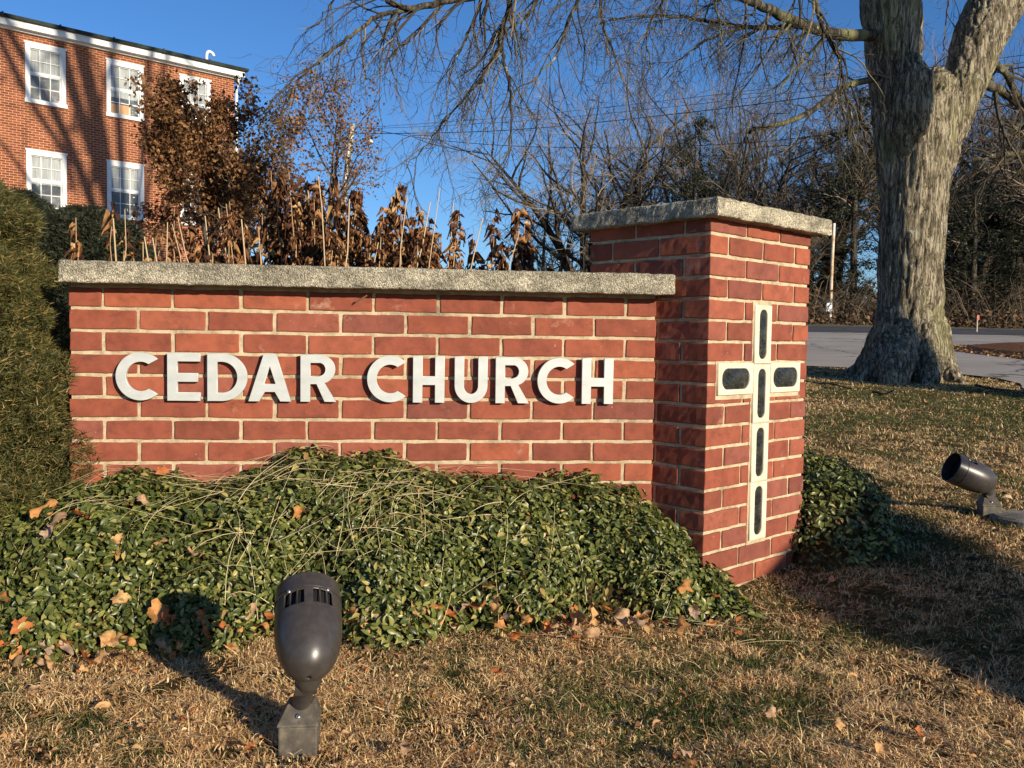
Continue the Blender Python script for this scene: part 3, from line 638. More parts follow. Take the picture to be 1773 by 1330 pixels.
# ------------------------------------------------------------------ spotlights
def spotlight(name, base, yaw, axis, head_c, label):
    root = empty(name, tuple(base), yaw); tag(root, label, 'spotlight')
    Mi = np.linalg.inv(np.array(root.matrix_basis)) if False else None
    c, s = math.cos(-yaw), math.sin(-yaw); Rz = np.array([(c, -s, 0), (s, c, 0), (0, 0, 1)])
    ax = Rz@(np.array(axis)/np.linalg.norm(axis)); hc = Rz@(np.array(head_c)-np.array(base))
    Rr, L = .0635, .195; L1 = .125
    zz = np.concatenate([L1-L1*np.cos(np.linspace(.0, 1.35, 14)), [  .118, .1215, .1235, .156, .1585, .17, .185, .197, L]]); zz = np.unique(np.round(zz, 5))
    def rad(z): return Rr*max(0, 1-((L1-z)/L1)**2.5)**(1/2.1)*.985+.001 if z < L1 else Rr*(1.0-.02*((z-L1)/(L-L1)))
    n = 192; V = []; upv = np.array([0, 0, 1.]); e1 = upv-ax*(ax@upv); e1 /= np.linalg.norm(e1); e2 = np.cross(ax, e1); o0 = hc-ax*L*.55
    for z in zz:
        r = rad(z) if z > 0 else .003
        if .1574 < z < .172: r += .0
        for q in range(n): a = 2*math.pi*q/n; V.append(o0+ax*z+(e1*math.cos(a)+e2*math.sin(a))*r)
    F = []
    for i in range(len(zz)-1):
        zm = (zz[i]+zz[i+1])/2
        for q in range(n):
            a = (q+.5)*360/n; a = a-360 if a > 180 else a; k = abs(a)
            if .1230 < zm < .1562 and ((7 < k < 18) or (20.5 < k < 31) or (33.5 < k < 45)): continue
            F.append((i*n+q, i*n+(q+1) % n, (i+1)*n+(q+1) % n, (i+1)*n+q))
    mb = MB(); mb.add(V, F); hs_ = mb.build('housing', M['bronze'], root, smooth=True)
    md = hs_.modifiers.new('s', 'SOLIDIFY'); md.thickness = .0035; md.offset = -1
    me = bpy.data.meshes.new_from_object(hs_.evaluated_get(bpy.context.evaluated_depsgraph_get())); hs_.modifiers.clear(); hs_.data = me
    # seam ring
    th = np.linspace(0, 2*np.pi, 73); mb = MB(); mb.tube([o0+ax*.1612+(e1*math.cos(a)+e2*math.sin(a))*(Rr+.0003) for a in th], .0009, 6); mb.build('seam', M['bronze'], root, smooth=True)
    mb = MB(); mb.tube([o0+ax*.160, o0+ax*.162], .058, 40); mb.tube([o0+ax*.095, o0+ax*.11, o0+ax*.158], [.03, .053, .056], 40); mb.build('lamp_and_dark_liner', M['black'], root, smooth=True)  # lamp disc, plus a black liner standing in for the dark inside behind the vents
    for sg in (-1, 1):
        a = R(35*sg); p = o0+ax*.1585+(e1*math.cos(a)+e2*math.sin(a))*(Rr); nn = (e1*math.cos(a)+e2*math.sin(a)); mb = MB(); mb.tube([p-nn*.003, p+nn*.0018, p+nn*.0022], [.0036, .0036, .002], 12); mb.build('screw', M['steel'], hs_, smooth=True)
    # knuckle: rear boss, two discs side by side, post
    pv = o0+ax*.018-e1*.026; pv2 = np.array([pv[0]*.75, pv[1]*.75, pv[2]-.018]); sd = e2
    mb = MB(); mb.tube([o0+ax*.028-e1*.015, o0+ax*.018-e1*.030, pv2], [.024, .024, .020], 20); mb.tube([pv2-sd*.021, pv2-sd*.001], .0195, 24); mb.tube([pv2+sd*.0015, pv2+sd*.019], .0180, 24)
    mb.tube([pv2, (pv2[0]*.5, pv2[1]*.5, .092), (0, .008, .060)], [.018, .0175, .0185], 20); mb.build('swivel_arm', M['bronze'], root, smooth=True)
    # box and chamfered cover
    w = .036; mb = MB(); mb.box((-w, -w, -.05), (w, w, .034)); bx = mb.build('junction_box', M['bronze_dusty'], root)
    b_ = bx.modifiers.new('b', 'BEVEL'); b_.width = .003; b_.segments = 2
    mb = MB(); w2 = .038; V = [(-w2, -w2, .0345), (w2, -w2, .0345), (w2, w2, .0345), (-w2, w2, .0345), (-w2, -w2, .039), (w2, -w2, .039), (w2, w2, .039), (-w2, w2, .039), (-.022, -.008, .068), (.024, -.008, .068), (.028, .030, .068), (-.022, .030, .068)]
    mb.add(V, [(0, 3, 2, 1), (0, 1, 5, 4), (1, 2, 6, 5), (2, 3, 7, 6), (3, 0, 4, 7), (4, 5, 9, 8), (5, 6, 10, 9), (6, 7, 11, 10), (7, 4, 8, 11), (8, 9, 10, 11)])
    cv = mb.build('cover', M['bronze_dusty'], root); b_ = cv.modifiers.new('b', 'BEVEL'); b_.width = .0015; b_.segments = 2
    p = np.array([0, -.026, .0505]); nn = np.array([0, -.7, .7]); mb = MB(); mb.tube([p-nn*.002, p+nn*.003, p+nn*.004], [.005, .005, .003], 14); mb.build('screw', M['steel'], cv, smooth=True)
    return root
b1 = at(519, 1292, 1.72); b1[2] = float(H(b1[0], b1[1]))+.022
spotlight('spotlight', b1, R(0), (-.10, .84, .56), at(534, 1091, 1.70), 'dark bronze bullet spotlight in the foreground aimed up at the sign letters')
b2 = at(1712, 888, 3.68); b2[2] = float(H(b2[0], b2[1]))+.012
spotlight('spotlight', b2, R(-15), (-.92, .08, .375), at(1681, 823, 3.63), 'dark bronze bullet spotlight on the right lawn tilted toward the pillar')
mb = MB(); pc = b2+np.array([.10, -.10, -.012]); th = np.linspace(0, 2*np.pi, 41)[:-1]
ring = lambda r, z: np.stack([np.cos(th)*r*(1+.04*np.sin(3*th)), np.sin(th)*r, np.full(40, z)], -1)
V = np.vstack([ring(.135, -.05), ring(.135, .012), ring(.12, .020), [(0, 0, .022)]]); F = [(i, (i+1) % 40, 40+(i+1) % 40, 40+i) for i in range(40)]+[(40+i, 40+(i+1) % 40, 80+(i+1) % 40, 80+i) for i in range(40)]
mb.add(V, F); mb.add(V, [(80+i, 80+(i+1) % 40, 120) for i in range(40)])
tag(mb.build('concrete_pad', m_concrete('worn_pad', (.25, .23, .19), (.42, .39, .33)), loc=tuple(pc)), 'round grey concrete pad under the right hand spotlight', 'footing')
# twig caught under the coping
mb = MB(); a_ = at(617, 524, 2.79); b_ = at(635, 512, 2.76); mb.tube([a_, (a_+b_)/2+np.array([0, 0, .002]), b_], [.0015, .003, .002], 6); tag(mb.build('leaf_stalk', M['stem'], smooth=True), 'short brown leaf stalk poking out under the wall coping', 'twig')
# ------------------------------------------------------------------ branching
def grow(mbs, p, d, L, r, lev, maxlev, rule, out=None):
    """one branch and its children; rule: dict of per-level lists"""
    n = rule['seg'][min(lev, len(rule['seg'])-1)]; P = [np.array(p, float)]; d = np.array(d, float); d /= np.linalg.norm(d)
    wob = rule['wob'][min(lev, len(rule['wob'])-1)]; trop = np.array(rule['trop'][min(lev, len(rule['trop'])-1)]); Ds = [d]
    for i in range(n):
        d = d+rng.normal(0, wob, 3)+trop/n; d /= np.linalg.norm(d); P.append(P[-1]+d*L/n); Ds.append(d)
    P = np.array(P); rr_ = np.linspace(r, r*rule.get('taper', .35), n+1); 
    if lev == 0 and r > .08: rr_ = np.linspace(1, 0, n+1)**.8*r*.96+r*.04
    if lev == maxlev: rr_ = np.linspace(r, r*.4, n+1)
    mb = mbs[0] if lev <= rule.get('thick', 1) else mbs[1]
    mb.tube(P, rr_, 7 if lev == 0 else 5 if lev == 1 else 3, 0, cap=False)
    if out is not None and lev >= maxlev-1: out.append(P)
    if lev >= maxlev: return
    k = rule['kids'][lev]
    ks = rule['start'][min(lev, len(rule['start'])-1)]
    for j in range(k):
        t = ks+(1-ks)*(j+rng.random())/k; x = t*n; i = min(int(x), n-1); q = P[i]+(P[i+1]-P[i])*(x-i); dd = Ds[i+1]
        ang = R(rng.uniform(*rule['ang'][min(lev, len(rule['ang'])-1)])); s = rdir(1)[0]; s -= dd*(s@dd); s /= np.linalg.norm(s)
        nd_ = dd*math.cos(ang)+s*math.sin(ang)
        rl = rule['len'][min(lev, len(rule['len'])-1)]; LL = L*rng.uniform(rl[0], rl[1])*(1-.35*t if lev == 0 else 1-.3*t)
        grow(mbs, q, nd_, LL, max(rule['rmin'], (r+(r*rule.get('taper', .35)-r)*t)*rule.get('rr', .6)), lev+1, maxlev, rule, out)
# big tree ---------------------------------------------------------------
TD = 11.0
tree = empty('shade_tree', tuple(at(1560, 650, TD))); tag(tree, 'massive old forked tree with furrowed bark and drooping bare branches beside the driveway', 'tree')
tb = np.array(tree.location)
def poly(pts): return np.array([at(x, y, d) for x, y, d in pts])
def smoothp(P, n):
    P = np.asarray(P); k = len(P); t = np.linspace(0, k-1, n); i = np.clip(t.astype(int), 0, k-2); f = (t-i)[:, None]
    a, b, c, d = P[np.maximum(i-1, 0)], P[i], P[i+1], P[np.minimum(i+2, k-1)]
    return .5*((2*b)+(-a+c)*f+(2*a-5*b+4*c-d)*f**2+(-a+3*b-3*c+d)*f**3)
def rint(r, n): return np.interp(np.linspace(0, len(r)-1, n), range(len(r)), r)
mpx = TD/CF*.86
tm = MB()
tp = [(1568, 700, 11), (1568, 655, 11), (1572, 610, 11), (1576, 540, 11), (1578, 450, 11), (1583, 350, 11), (1588, 270, 11), (1592, 200, 11), (1590, 150, 11)]
tr_ = [84, 80, 70, 62.5, 60, 62, 68, 72, 60]
tm.tube(smoothp(poly(tp), 60), rint(tr_, 60)*mpx, 48)
ll = [(1562, 330, 11), (1556, 230, 11), (1551, 150, 11), (1547, 80, 10.95), (1541, 0, 10.9), (1530, -90, 10.8), (1500, -260, 10.6), (1450, -480, 10.2), (1400, -700, 10)]
tm.tube(smoothp(poly(ll), 70), rint([42, 47, 50, 53, 56, 52, 44, 34, 26], 70)*mpx, 40)
rl_ = [(1612, 330, 11), (1640, 230, 11), (1668, 150, 11), (1700, 60, 11.1), (1740, -20, 11.2), (1800, -120, 11.4), (1880, -300, 11.8), (1950, -520, 12.2)]
tm.tube(smoothp(poly(rl_), 70), rint([30, 36, 40, 50, 54, 48, 40, 28], 70)*mpx, 40)
# broken knob in the fork, old collar and root flares
tm.tube(smoothp(poly([(1566, 330, 11.0), (1574, 250, 10.80), (1580, 190, 10.70), (1583, 130, 10.68), (1577, 92, 10.68)]), 20), rint([20, 34, 40, 30, 9], 20)*mpx, 24)
tm.tube(smoothp(poly([(1630, 200, 10.8), (1624, 150, 10.75), (1615, 120, 10.8)]), 14), rint([30, 34, 12], 14)*mpx, 20)
for pts, r_ in [([(1548, 540, 10.85), (1535, 610, 10.75), (1500, 652, 10.65), (1462, 668, 10.6)], [28, 30, 18, 5]), ([(1570, 560, 10.7), (1555, 620, 10.5), (1545, 665, 10.35), (1535, 690, 10.2)], [20, 34, 30, 6]),
                ([(1600, 530, 11.0), (1618, 570, 10.85), (1632, 630, 10.8), (1660, 672, 10.5), (1695, 705, 10.1)], [24, 28, 26, 18, 4]), ([(1600, 560, 10.7), (1605, 640, 10.5), (1612, 690, 10.2)], [26, 30, 8]),
                ([(1600, 560, 11.1), (1640, 650, 11.35), (1680, 672, 11.6)], [20, 24, 6]), ([(1560, 540, 11.1), (1530, 580, 11.3), (1500, 635, 11.5), (1460, 650, 11.8)], [20, 26, 24, 6])]:
    tm.tube(smoothp(poly(pts), 24), rint(r_, 24)*mpx, 20)
tmp = tm.build('trunk', M['bark'], smooth=True); md = tmp.modifiers.new('r', 'REMESH'); md.mode = 'VOXEL'; md.voxel_size = .019
me = bpy.data.meshes.new_from_object(tmp.evaluated_get(bpy.context.evaluated_depsgraph_get())); bpy.data.objects.remove(tmp)
nv = len(me.vertices); V = np.empty(nv*3, np.float32); me.vertices.foreach_get('co', V); V = V.reshape(-1, 3).astype(float)
NM = np.empty(nv*3, np.float32); me.vertex_normals.foreach_get('vector', NM); NM = NM.reshape(-1, 3)
Q = V*np.array([1, 1, .17]); Qw = Q+.010*np.stack([vn(V, 3.2, 5), vn(V, 3.2, 6), vn(V, 3.2, 7)*.2], -1)
rid = np.abs(vn(Qw, 21, 1)); rid2 = np.abs(vn(Qw*np.array([1, 1, 1.5]), 34, 2)); dsp = .030*(np.minimum(rid, .45)/.45)**.7-.02+.012*(np.minimum(rid2, .4)-.2)+.018*vn(V, 1.3, 3)+.010*vn(V*np.array([1, 1, .6]), 13, 4)
low = np.clip((-.15-V[:, 2])/.4, 0, 1); dsp = dsp+low*.03*vn(V, 4.5, 8)
fork = np.exp(-(np.linalg.norm(V-at(1590, 170, 10.7), axis=1)/.42)**2); dsp += fork*.05*vn(V, 5, 9)
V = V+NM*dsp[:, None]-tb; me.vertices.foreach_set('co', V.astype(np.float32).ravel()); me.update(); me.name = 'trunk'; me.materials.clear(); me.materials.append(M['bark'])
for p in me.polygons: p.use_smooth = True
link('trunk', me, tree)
# boughs and drooping twigs
bgh, twg = MB(), MB()
droop = dict(seg=[7, 6, 5, 5], wob=[.16, .20, .24, .26], trop=[(0, 0, -.5), (0, 0, -.75), (0, 0, -.6), (0, 0, -.3)], kids=[6, 5, 3], start=[.1, .12], ang=[(20, 60), (22, 60), (25, 60)], len=[(.45, .8), (.4, .75), (.35, .7)], rmin=.0022, rr=.55, thick=0)
def bough(pts, r0, r1, k, Ls, droopdir=(0, 0, -.5), seed=None, levels=2, sub=.5, tst=.08):
    P = smoothp(poly(pts), len(pts)*5); n = len(P); rr_ = np.linspace(r0, r1, n); P = P+rng.normal(0, .008, P.shape)*np.linspace(.3, 1, n)[:, None]
    bgh.tube(P, rr_, 9, cap=True); T = np.gradient(P, axis=0)
    k = max(3, int(k*.72))
    for j in range(k):
        t = tst+(1-tst)*(j+rng.random())/k; i = int(t*(n-1)); dd = T[i]/np.linalg.norm(T[i]); s = rdir(1)[0]; s -= dd*(s@dd); s /= np.linalg.norm(s)
        ang = R(rng.uniform(25, 70)); d0 = dd*math.cos(ang)+s*math.sin(ang)+np.array(droopdir)*rng.uniform(.3, 1.1)
        grow([bgh, twg], P[i], d0, rng.uniform(*Ls), max(rr_[i]*sub, .0045), 1 if levels == 2 else 0, 3, droop)
# limb from the upper left of the fork toward the left, and others (photo pixels, depth)
bough([(1530, 60, 10.9), (1450, 60, 10.4), (1380, 38, 9.8), (1320, 12, 9.3), (1260, -12, 8.8), (1150, -40, 8.2), (1000, -50, 7.6)], .075, .02, 30, (.5, 1.3), levels=1, sub=.28)
bough([(1400, 44, 10), (1330, 48, 9.8), (1250, 42, 9.4), (1180, 30, 9), (1100, 28, 8.6), (1040, 40, 8.3)], .03, .008, 24, (.4, 1.0), levels=1, sub=.35)
bough([(1300, 46, 9.7), (1240, 62, 9.4), (1190, 92, 9.2), (1150, 130, 9.1)], .018, .005, 14, (.3, .7))
bough([(1520, 135, 10.8), (1460, 152, 10.3), (1400, 195, 9.8), (1340, 218, 9.4), (1300, 226, 9.2), (1285, 250, 9.1), (1270, 275, 9.0)], .042, .008, 24, (.4, .9), levels=2, sub=.3)
bough([(1350, -80, 8.5), (1402, -20, 8.4), (1422, 40, 8.4), (1440, 75, 8.4), (1455, 110, 8.4), (1462, 155, 8.4), (1475, 200, 8.4), (1480, 240, 8.4)], .030, .006, 30, (.3, .8), levels=2)
bough([(1380, -60, 9), (1385, 30, 9), (1370, 80, 9), (1382, 120, 9), (1360, 160, 9)], .015, .005, 18, (.3, .8))
bough([(1690, 140, 11.2), (1720, 150, 11.6), (1750, 170, 12), (1790, 210, 12.4)], .07, .05, 8, (.6, 1.3))
bough([(1690, 95, 11.3), (1735, 120, 11.5), (1760, 165, 11.8), (1790, 220, 12.0)], .055, .03, 8, (.5, 1.2))
bough([(1650, -60, 9.5), (1640, 20, 9.6), (1632, 90, 9.7)], .012, .004, 8, (.3, .6))
bough([(1900, 250, 13), (1773, 265, 13), (1720, 270, 13), (1680, 278, 13), (1650, 285, 13.2)], .06, .015, 14, (.5, 1.2))
# overhead spray, hanging from limbs above the frame
bough([(1150, -300, 7.2), (1000, -120, 7.0), (860, -22, 6.8), (780, 0, 6.7), (720, 14, 6.6), (680, 8, 6.6), (660, -20, 6.7)], .045, .010, 12, (.4, .9), levels=2)
bough([(735, 10, 6.65), (690, 20, 6.6), (650, 30, 6.6), (610, 62, 6.5), (560, 98, 6.5), (520, 135, 6.4), (500, 155, 6.4)], .022, .003, 30, (.3, .75), (-.25, 0, -.6))
bough([(770, 2, 6.7), (735, 40, 6.6), (720, 58, 6.6), (690, 85, 6.6), (655, 110, 6.6)], .014, .004, 16, (.3, .7), (-.1, 0, -.7))
bough([(920, -120, 7.0), (885, -20, 6.9), (882, 20, 6.9), (870, 45, 6.9), (868, 90, 6.9), (878, 130, 6.9), (885, 190, 6.9), (880, 260, 6.9), (866, 310, 6.9)], .028, .004, 30, (.3, .7), (-.1, 0, -.8), levels=2)
bough([(870, 75, 6.9), (845, 120, 6.9), (820, 150, 6.9), (800, 175, 6.9), (765, 215, 6.9), (740, 250, 6.9), (700, 290, 6.9)], .014, .003, 22, (.25, .6), (-.1, 0, -.5))
bough([(840, -60, 6.8), (832, 0, 6.8), (810, 60, 6.8), (790, 100, 6.8), (775, 140, 6.8)], .018, .004, 18, (.3, .7), (0, 0, -.8))
bough([(1010, -100, 7.4), (1000, 0, 7.4), (982, 40, 7.4), (970, 80, 7.4), (940, 125, 7.4), (890, 160, 7.4)], .020, .004, 20, (.3, .8), (0, 0, -.7))
bough([(1060, -80, 7.6), (1040, 0, 7.6), (1050, 60, 7.6), (1070, 110, 7.6), (1085, 170, 7.6)], .016, .003, 18, (.3, .8), (0, 0, -.7))
bough([(960, -80, 7), (930, 0, 7), (900, 40, 7), (850, 60, 7)], .02, .004, 16, (.3, .7), (0, 0, -.7))
bough([(640, -120, 7), (600, -30, 7), (570, 10, 7), (550, 45, 7)], .012, .003, 8, (.3, .6), (-.3, 0, -.3))
bough([(1200, -80, 8), (1150, 0, 8), (1120, 60, 8), (1130, 120, 8)], .016, .004, 18, (.4, .8), (0, 0, -.6))
bough([(1280, -80, 8.6), (1240, 0, 8.6), (1250, 60, 8.6), (1220, 120, 8.6)], .016, .004, 18, (.4, .8), (0, 0, -.6))
# limbs far above the frame that reach the sprays and shade the building
bough([(1480, -380, 10.4), (1350, -420, 9.4), (1150, -330, 8.2), (1000, -160, 7.4), (960, -60, 7.1)], .09, .03, 6, (.5, 1.0))
bough([(1530, -120, 10.8), (1400, -180, 9.6), (1250, -160, 8.8), (1180, -60, 8.2)], .08, .02, 6, (.5, 1))
bough([(1440, -560, 10.2), (1200, -640, 9.5), (900, -650, 9), (500, -560, 9), (200, -500, 9)], .13, .04, 10, (.8, 1.6))
bough([(1400, -700, 10), (1150, -900, 10), (900, -1000, 10.5), (600, -1100, 11)], .12, .04, 8, (.8, 1.6))
sb_ = -trav  # unseen limbs added here, traced so their shade crosses the building wall
def bpt(px, py):
    dr = FW+RT*(px-CX)/CF-UP*(py-CY)/CF; nb = np.array([.58520049, -.81088864, 0]); c0 = at(405, 125, 32); return CP+dr*(((c0-CP)@nb)/(dr@nb))
for pts_, t_, ra in [([(60, -160), (95, 30), (118, 130), (150, 230), (185, 350), (200, 470)], 30, (.26, .16)), ([(-60, -60), (20, 110), (62, 190), (108, 262), (125, 330)], 31, (.17, .09)), ([(150, -150), (150, 60), (158, 180), (160, 300), (150, 420)], 32.5, (.15, .08)),
                      ([(260, -120), (215, 40), (190, 110), (172, 200)], 30, (.12, .06)), ([(300, -60), (312, 90), (330, 130), (350, 200)], 31, (.10, .05))]:
    W_ = np.array([bpt(*q)+sb_*t_ for q in pts_]); top_ = tb+np.array([-.6, -.7, 8.6]); P = smoothp(np.vstack([top_, (top_+W_[0])/2+np.array([.3, 0, .8]), W_]), 46); bgh.tube(P, np.linspace(*ra, 46), 8)
    for q in P[8::3]: grow([bgh, twg], q, rdir(1)[0]+np.array([-.3, -.2, .1]), random.uniform(.8, 1.8), ra[1]*.45, 1, 3, droop)
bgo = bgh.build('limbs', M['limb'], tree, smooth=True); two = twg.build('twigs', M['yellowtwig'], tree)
for o in (bgo, two):
    o.data.transform(Matrix.Translation(-Vector(tb)))
# ------------------------------------------------------------------ bare background trees
def bare_tree(seed, Ht, multi=1, spread=1.0, kids=(9, 7, 6), wide=1.0, lm=None):
    global rng
    rng = np.random.default_rng(seed); root = empty('bare_tree'); a, b = MB(), MB(); tips = []
    rule = dict(seg=[8, 6, 5, 4], wob=[.05, .13, .18, .22], trop=[(0, 0, .3), (0, 0, .35), (0, 0, .25), (0, 0, .1)], kids=kids, start=[.22, .15], ang=[(28*spread, 55*spread), (25, 55), (22, 55)], len=[(.42, .62), (.42, .7), (.38, .65)], rmin=.0065, rr=.50, thick=1, taper=.3)
    for i in range(multi):
        az = rng.uniform(0, 6.28) if multi > 1 else 0; ln = .34*spread*(multi > 1)*rng.uniform(.4, 1.2)
        d = np.array([math.cos(az)*ln, math.sin(az)*ln, 1.0]); hh = Ht*rng.uniform(.72, .95)
        grow([a, b], (math.cos(az)*.15*(multi > 1), math.sin(az)*.15*(multi > 1), 0), d, hh, Ht*.021, 0, 3, rule, tips)
    allv = np.vstack(b.v); f_ = Ht/np.quantile(allv[:, 2], .985); fw_ = f_*wide
    for q in (a, b): q.v = [w*np.array([fw_, fw_, f_]) for w in q.v]
    tips = [w*np.array([fw_, fw_, f_]) for w in tips]
    a.build('trunk', M['farbark'], root, smooth=True); b.build('twigs', lm or M['twig'], root)
    return root, tips
def put(root, first, px, base_dep, sc, rz, label, group=None, cat='tree'):
    p = at(px, 600, base_dep); loc = (p[0], p[1], float(H(p[0], p[1]))-.1)
    o = root if first else dup(root, loc, rz, sc); o.location = loc; o.rotation_euler = (0, 0, rz); o.scale = (sc,)*3 if not hasattr(sc, '__len__') else sc
    if 'group' in o: del o['group']
    return tag(o, label, cat, group)
BT = [bare_tree(101, 12.6, 5, 1.1, (12, 9, 8), 1.3)[0], bare_tree(102, 13, 2, 1.0, (13, 9, 7), 1.15)[0], bare_tree(103, 12, 1, 1.0, (18, 9, 7), 1.1)[0], bare_tree(104, 9, 4, 1.2, (11, 9, 7), 1.2)[0]]
gw = 'bare trees in the woods across the road'; lw = 'bare grey brown tree in the tangled woods between pillar and big trunk'; lwr = 'bare grey brown tree in the woods seen right of the big trunk'
put(BT[0], 1, 1020, 47, 1.0, .3, 'broad many stemmed bare tree rising just left of the pillar cap', None)
put(BT[1], 1, 1260, 44, 1.0, 0, lw, gw); put(BT[2], 1, 1340, 46, 1.0, 0, lw, gw); put(BT[3], 1, 940, 50, .75, 0, 'small grey bare tree at the left end of the woods', None)
for px_, dp, k, s, rz in [(1110, 49, 3, .95, 1), (1180, 52, 1, .85, 2), (1215, 46, 2, .9, 3), (1300, 50, 0, .9, 2.2), (1400, 43, 1, .95, 4), (1440, 48, 2, 1.1, 1.4), (1540, 50, 2, 1.1, 5),
                          (1665, 40, 1, .9, 5.2), (1700, 46, 0, 1.0, 1.2), (1750, 42, 2, .95, .6), (1830, 40, 1, 1.0, 3), (1380, 40, 3, .65, 2.5), (1640, 50, 2, 1.1, 3.3)]:
    put(BT[k], 0, px_, dp, s, rz, lw if px_ < 1580 else lwr, gw)
def conifer(seed, Ht, wd, pine=False, n=2600):
    global rng
    rng = np.random.default_rng(seed); root = empty('evergreen_tree'); mb = MB(); mb.tube([(0, 0, 0), (0.1, 0, Ht*.5), (0, 0, Ht*.97)], [Ht*.018, Ht*.012, .02], 8); mb.build('trunk', M['farbark'], root, smooth=True)
    P, D_ = [], []
    nb = int(Ht*9)
    for i in range(nb):
        z = Ht*(.10+.88*rng.random()); f = (1-z/Ht); L = wd*(f**.75 if not pine else (.35+.65*math.sin(math.pi*min(1, f*1.15+.05))))*rng.uniform(.6, 1.1); az = rng.uniform(0, 6.28)
        m_ = int(n/nb)
        t = rng.random(m_)**.6; c = np.array([math.cos(az), math.sin(az), 0]); q = c*(L*t)[:, None]+np.array([0, 0, 1])*(z-.18*L*t*t*2+(.25 if pine else 0)*L*t)[:, None]
        q += rng.normal(0, .16, q.shape)*np.array([1, 1, .6]); P.append(q); D_.append(np.tile(c, (m_, 1)))
    P = np.vstack(P); D_ = np.vstack(D_); N = len(P); tv, tf = leaf_t(2, .9, 0, 0)
    k = 5; P = np.repeat(P, k, 0)+rng.normal(0, .07, (N*k, 3)); D_ = np.repeat(D_, k, 0)
    Mx = frames(rdir(N*k)+np.array([0, 0, .6]), D_+rdir(N*k)*.8)*rng.uniform(.10, .24, N*k)[:, None, None]*np.array([1, .35, 1])
    mb = MB(); mb.inst(tv, tf, P, Mx); mb.build('crown', M['evergreen'], root); return root
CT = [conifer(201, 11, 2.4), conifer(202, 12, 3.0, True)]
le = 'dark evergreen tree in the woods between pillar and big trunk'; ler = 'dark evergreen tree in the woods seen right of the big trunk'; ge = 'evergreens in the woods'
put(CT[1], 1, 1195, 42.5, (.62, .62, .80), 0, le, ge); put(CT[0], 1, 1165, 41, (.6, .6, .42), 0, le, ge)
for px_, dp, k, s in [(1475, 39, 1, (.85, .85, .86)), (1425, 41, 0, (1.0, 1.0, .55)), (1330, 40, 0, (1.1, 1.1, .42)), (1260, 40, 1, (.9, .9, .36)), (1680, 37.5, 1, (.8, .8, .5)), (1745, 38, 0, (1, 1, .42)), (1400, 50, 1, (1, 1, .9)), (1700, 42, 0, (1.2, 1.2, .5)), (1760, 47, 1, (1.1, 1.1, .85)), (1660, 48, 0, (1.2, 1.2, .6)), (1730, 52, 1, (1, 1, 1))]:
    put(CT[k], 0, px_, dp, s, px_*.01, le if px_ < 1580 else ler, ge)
# undergrowth
rng = np.random.default_rng(33); mb = MB()
for _ in range(3800):
    px_ = random.uniform(860, 1900); dp = random.uniform(35.5, 44); p = at(px_, 600, dp); z = float(H(p[0], p[1])); L = random.uniform(.8, 3.4)*(.6 if px_ < 1000 else 1); a = random.uniform(0, 6.28); k = 6; t = np.linspace(0, 1, k)[:, None]
    d = np.array([math.cos(a), math.sin(a), 0]); P = np.array([p[0], p[1], z])+np.array([0, 0, 1])*(L*(t-.35*t*t)*random.uniform(.5, 1.3))+d*L*.6*t**1.6+rng.normal(0, .05, (k, 3)); mb.tube(P, np.linspace(.016, .005, k), 3, cap=False)
stuff(mb.build('undergrowth', m_island('brush_twig', [(0, (.03, .022, .015)), (.7, (.085, .062, .04)), (1, (.19, .14, .09))], .85)), 'tangled brown brush along the far side of the road', 'brush')
mb = MB(); n = 20000; px_ = rng.uniform(860, 1900, n); dp = rng.uniform(34.5, 46, n); P = CP+(FW[None]+RT[None]*((px_-CX)/CF)[:, None])*dp[:, None]; P[:, 2] = H(P[:, 0], P[:, 1])+rng.gamma(1.3, .28, n)*(1+np.clip(dp-38, 0, 8)*.12)
tv, tf = leaf_t(2, .9, 0, 0); mb.inst(tv, tf, P, frames(rdir(n)+np.array([0, -.5, .5]), rdir(n))*rng.uniform(.07, .18, n)[:, None, None])
stuff(mb.build('brush_leaves', m_island('brush_leaf', [(0, (.025, .018, .010)), (.6, (.07, .045, .022)), (1, (.20, .105, .045))], .8)), 'dark brown leaves clinging low in the roadside brush', 'brush')
struct(polysheet('verge', [(-30, 31.0), (70, 27.8), (90, 40), (-30, 40)], m_noise('pale_verge_grass', 3, [(.3, (.12, .10, .045)), (.7, (.34, .27, .12))], .95, .1), .02, 3))
# ------------------------------------------------------------------ brown-leaved trees by the building
def oak(seed, Ht, crown, nleaf, px, dep, label, kids=(10, 7, 5), lsz=(.07, .13), spread=.9, multi=1, wide=1.0, zmin=0):
    root, tips = bare_tree(seed, Ht, multi, spread, kids, wide); root.name = 'brown_leaved_tree'
    T = np.vstack([t[-3:] for t in tips]); zc = T[:, 2].mean(); idx = rng.integers(0, len(T), nleaf); cl = vn(T, .9, 3); idx = idx[(cl[idx] > -.35) | (rng.random(nleaf) < .2)]
    n = len(idx); P = T[idx]+rng.normal(0, .10, (n, 3)); tv, tf = leaf_t(2, .75, .4, .4); mb = MB(); mb.inst(tv, tf, P, frames(rdir(n), rdir(n)+np.array([0, 0, -.6]))*rng.uniform(*lsz, n)[:, None, None]); mb.build('crown', M['oakleaf'], root)
    p = at(px, 600, dep); root.location = (p[0], p[1], float(H(p[0], p[1]))); tag(root, label, 'tree'); return root
oak(301, 5.5, 0, 16000, 380, 22.5, 'dense brown leaved tree growing right in front of the brick building', (18, 8, 6), spread=.9, wide=.88)
oak(302, 6.0, 0, 5500, 448, 24, 'brown leaved tree with dark crooked limbs just past the building corner', (11, 7, 5), spread=1.0, multi=2, wide=.62)
oak(303, 9.2, 0, 3200, 572, 33, 'thinner round tree with few brown leaves beside the utility pole', (14, 8, 6), (.08, .14), 1.0, wide=.72)
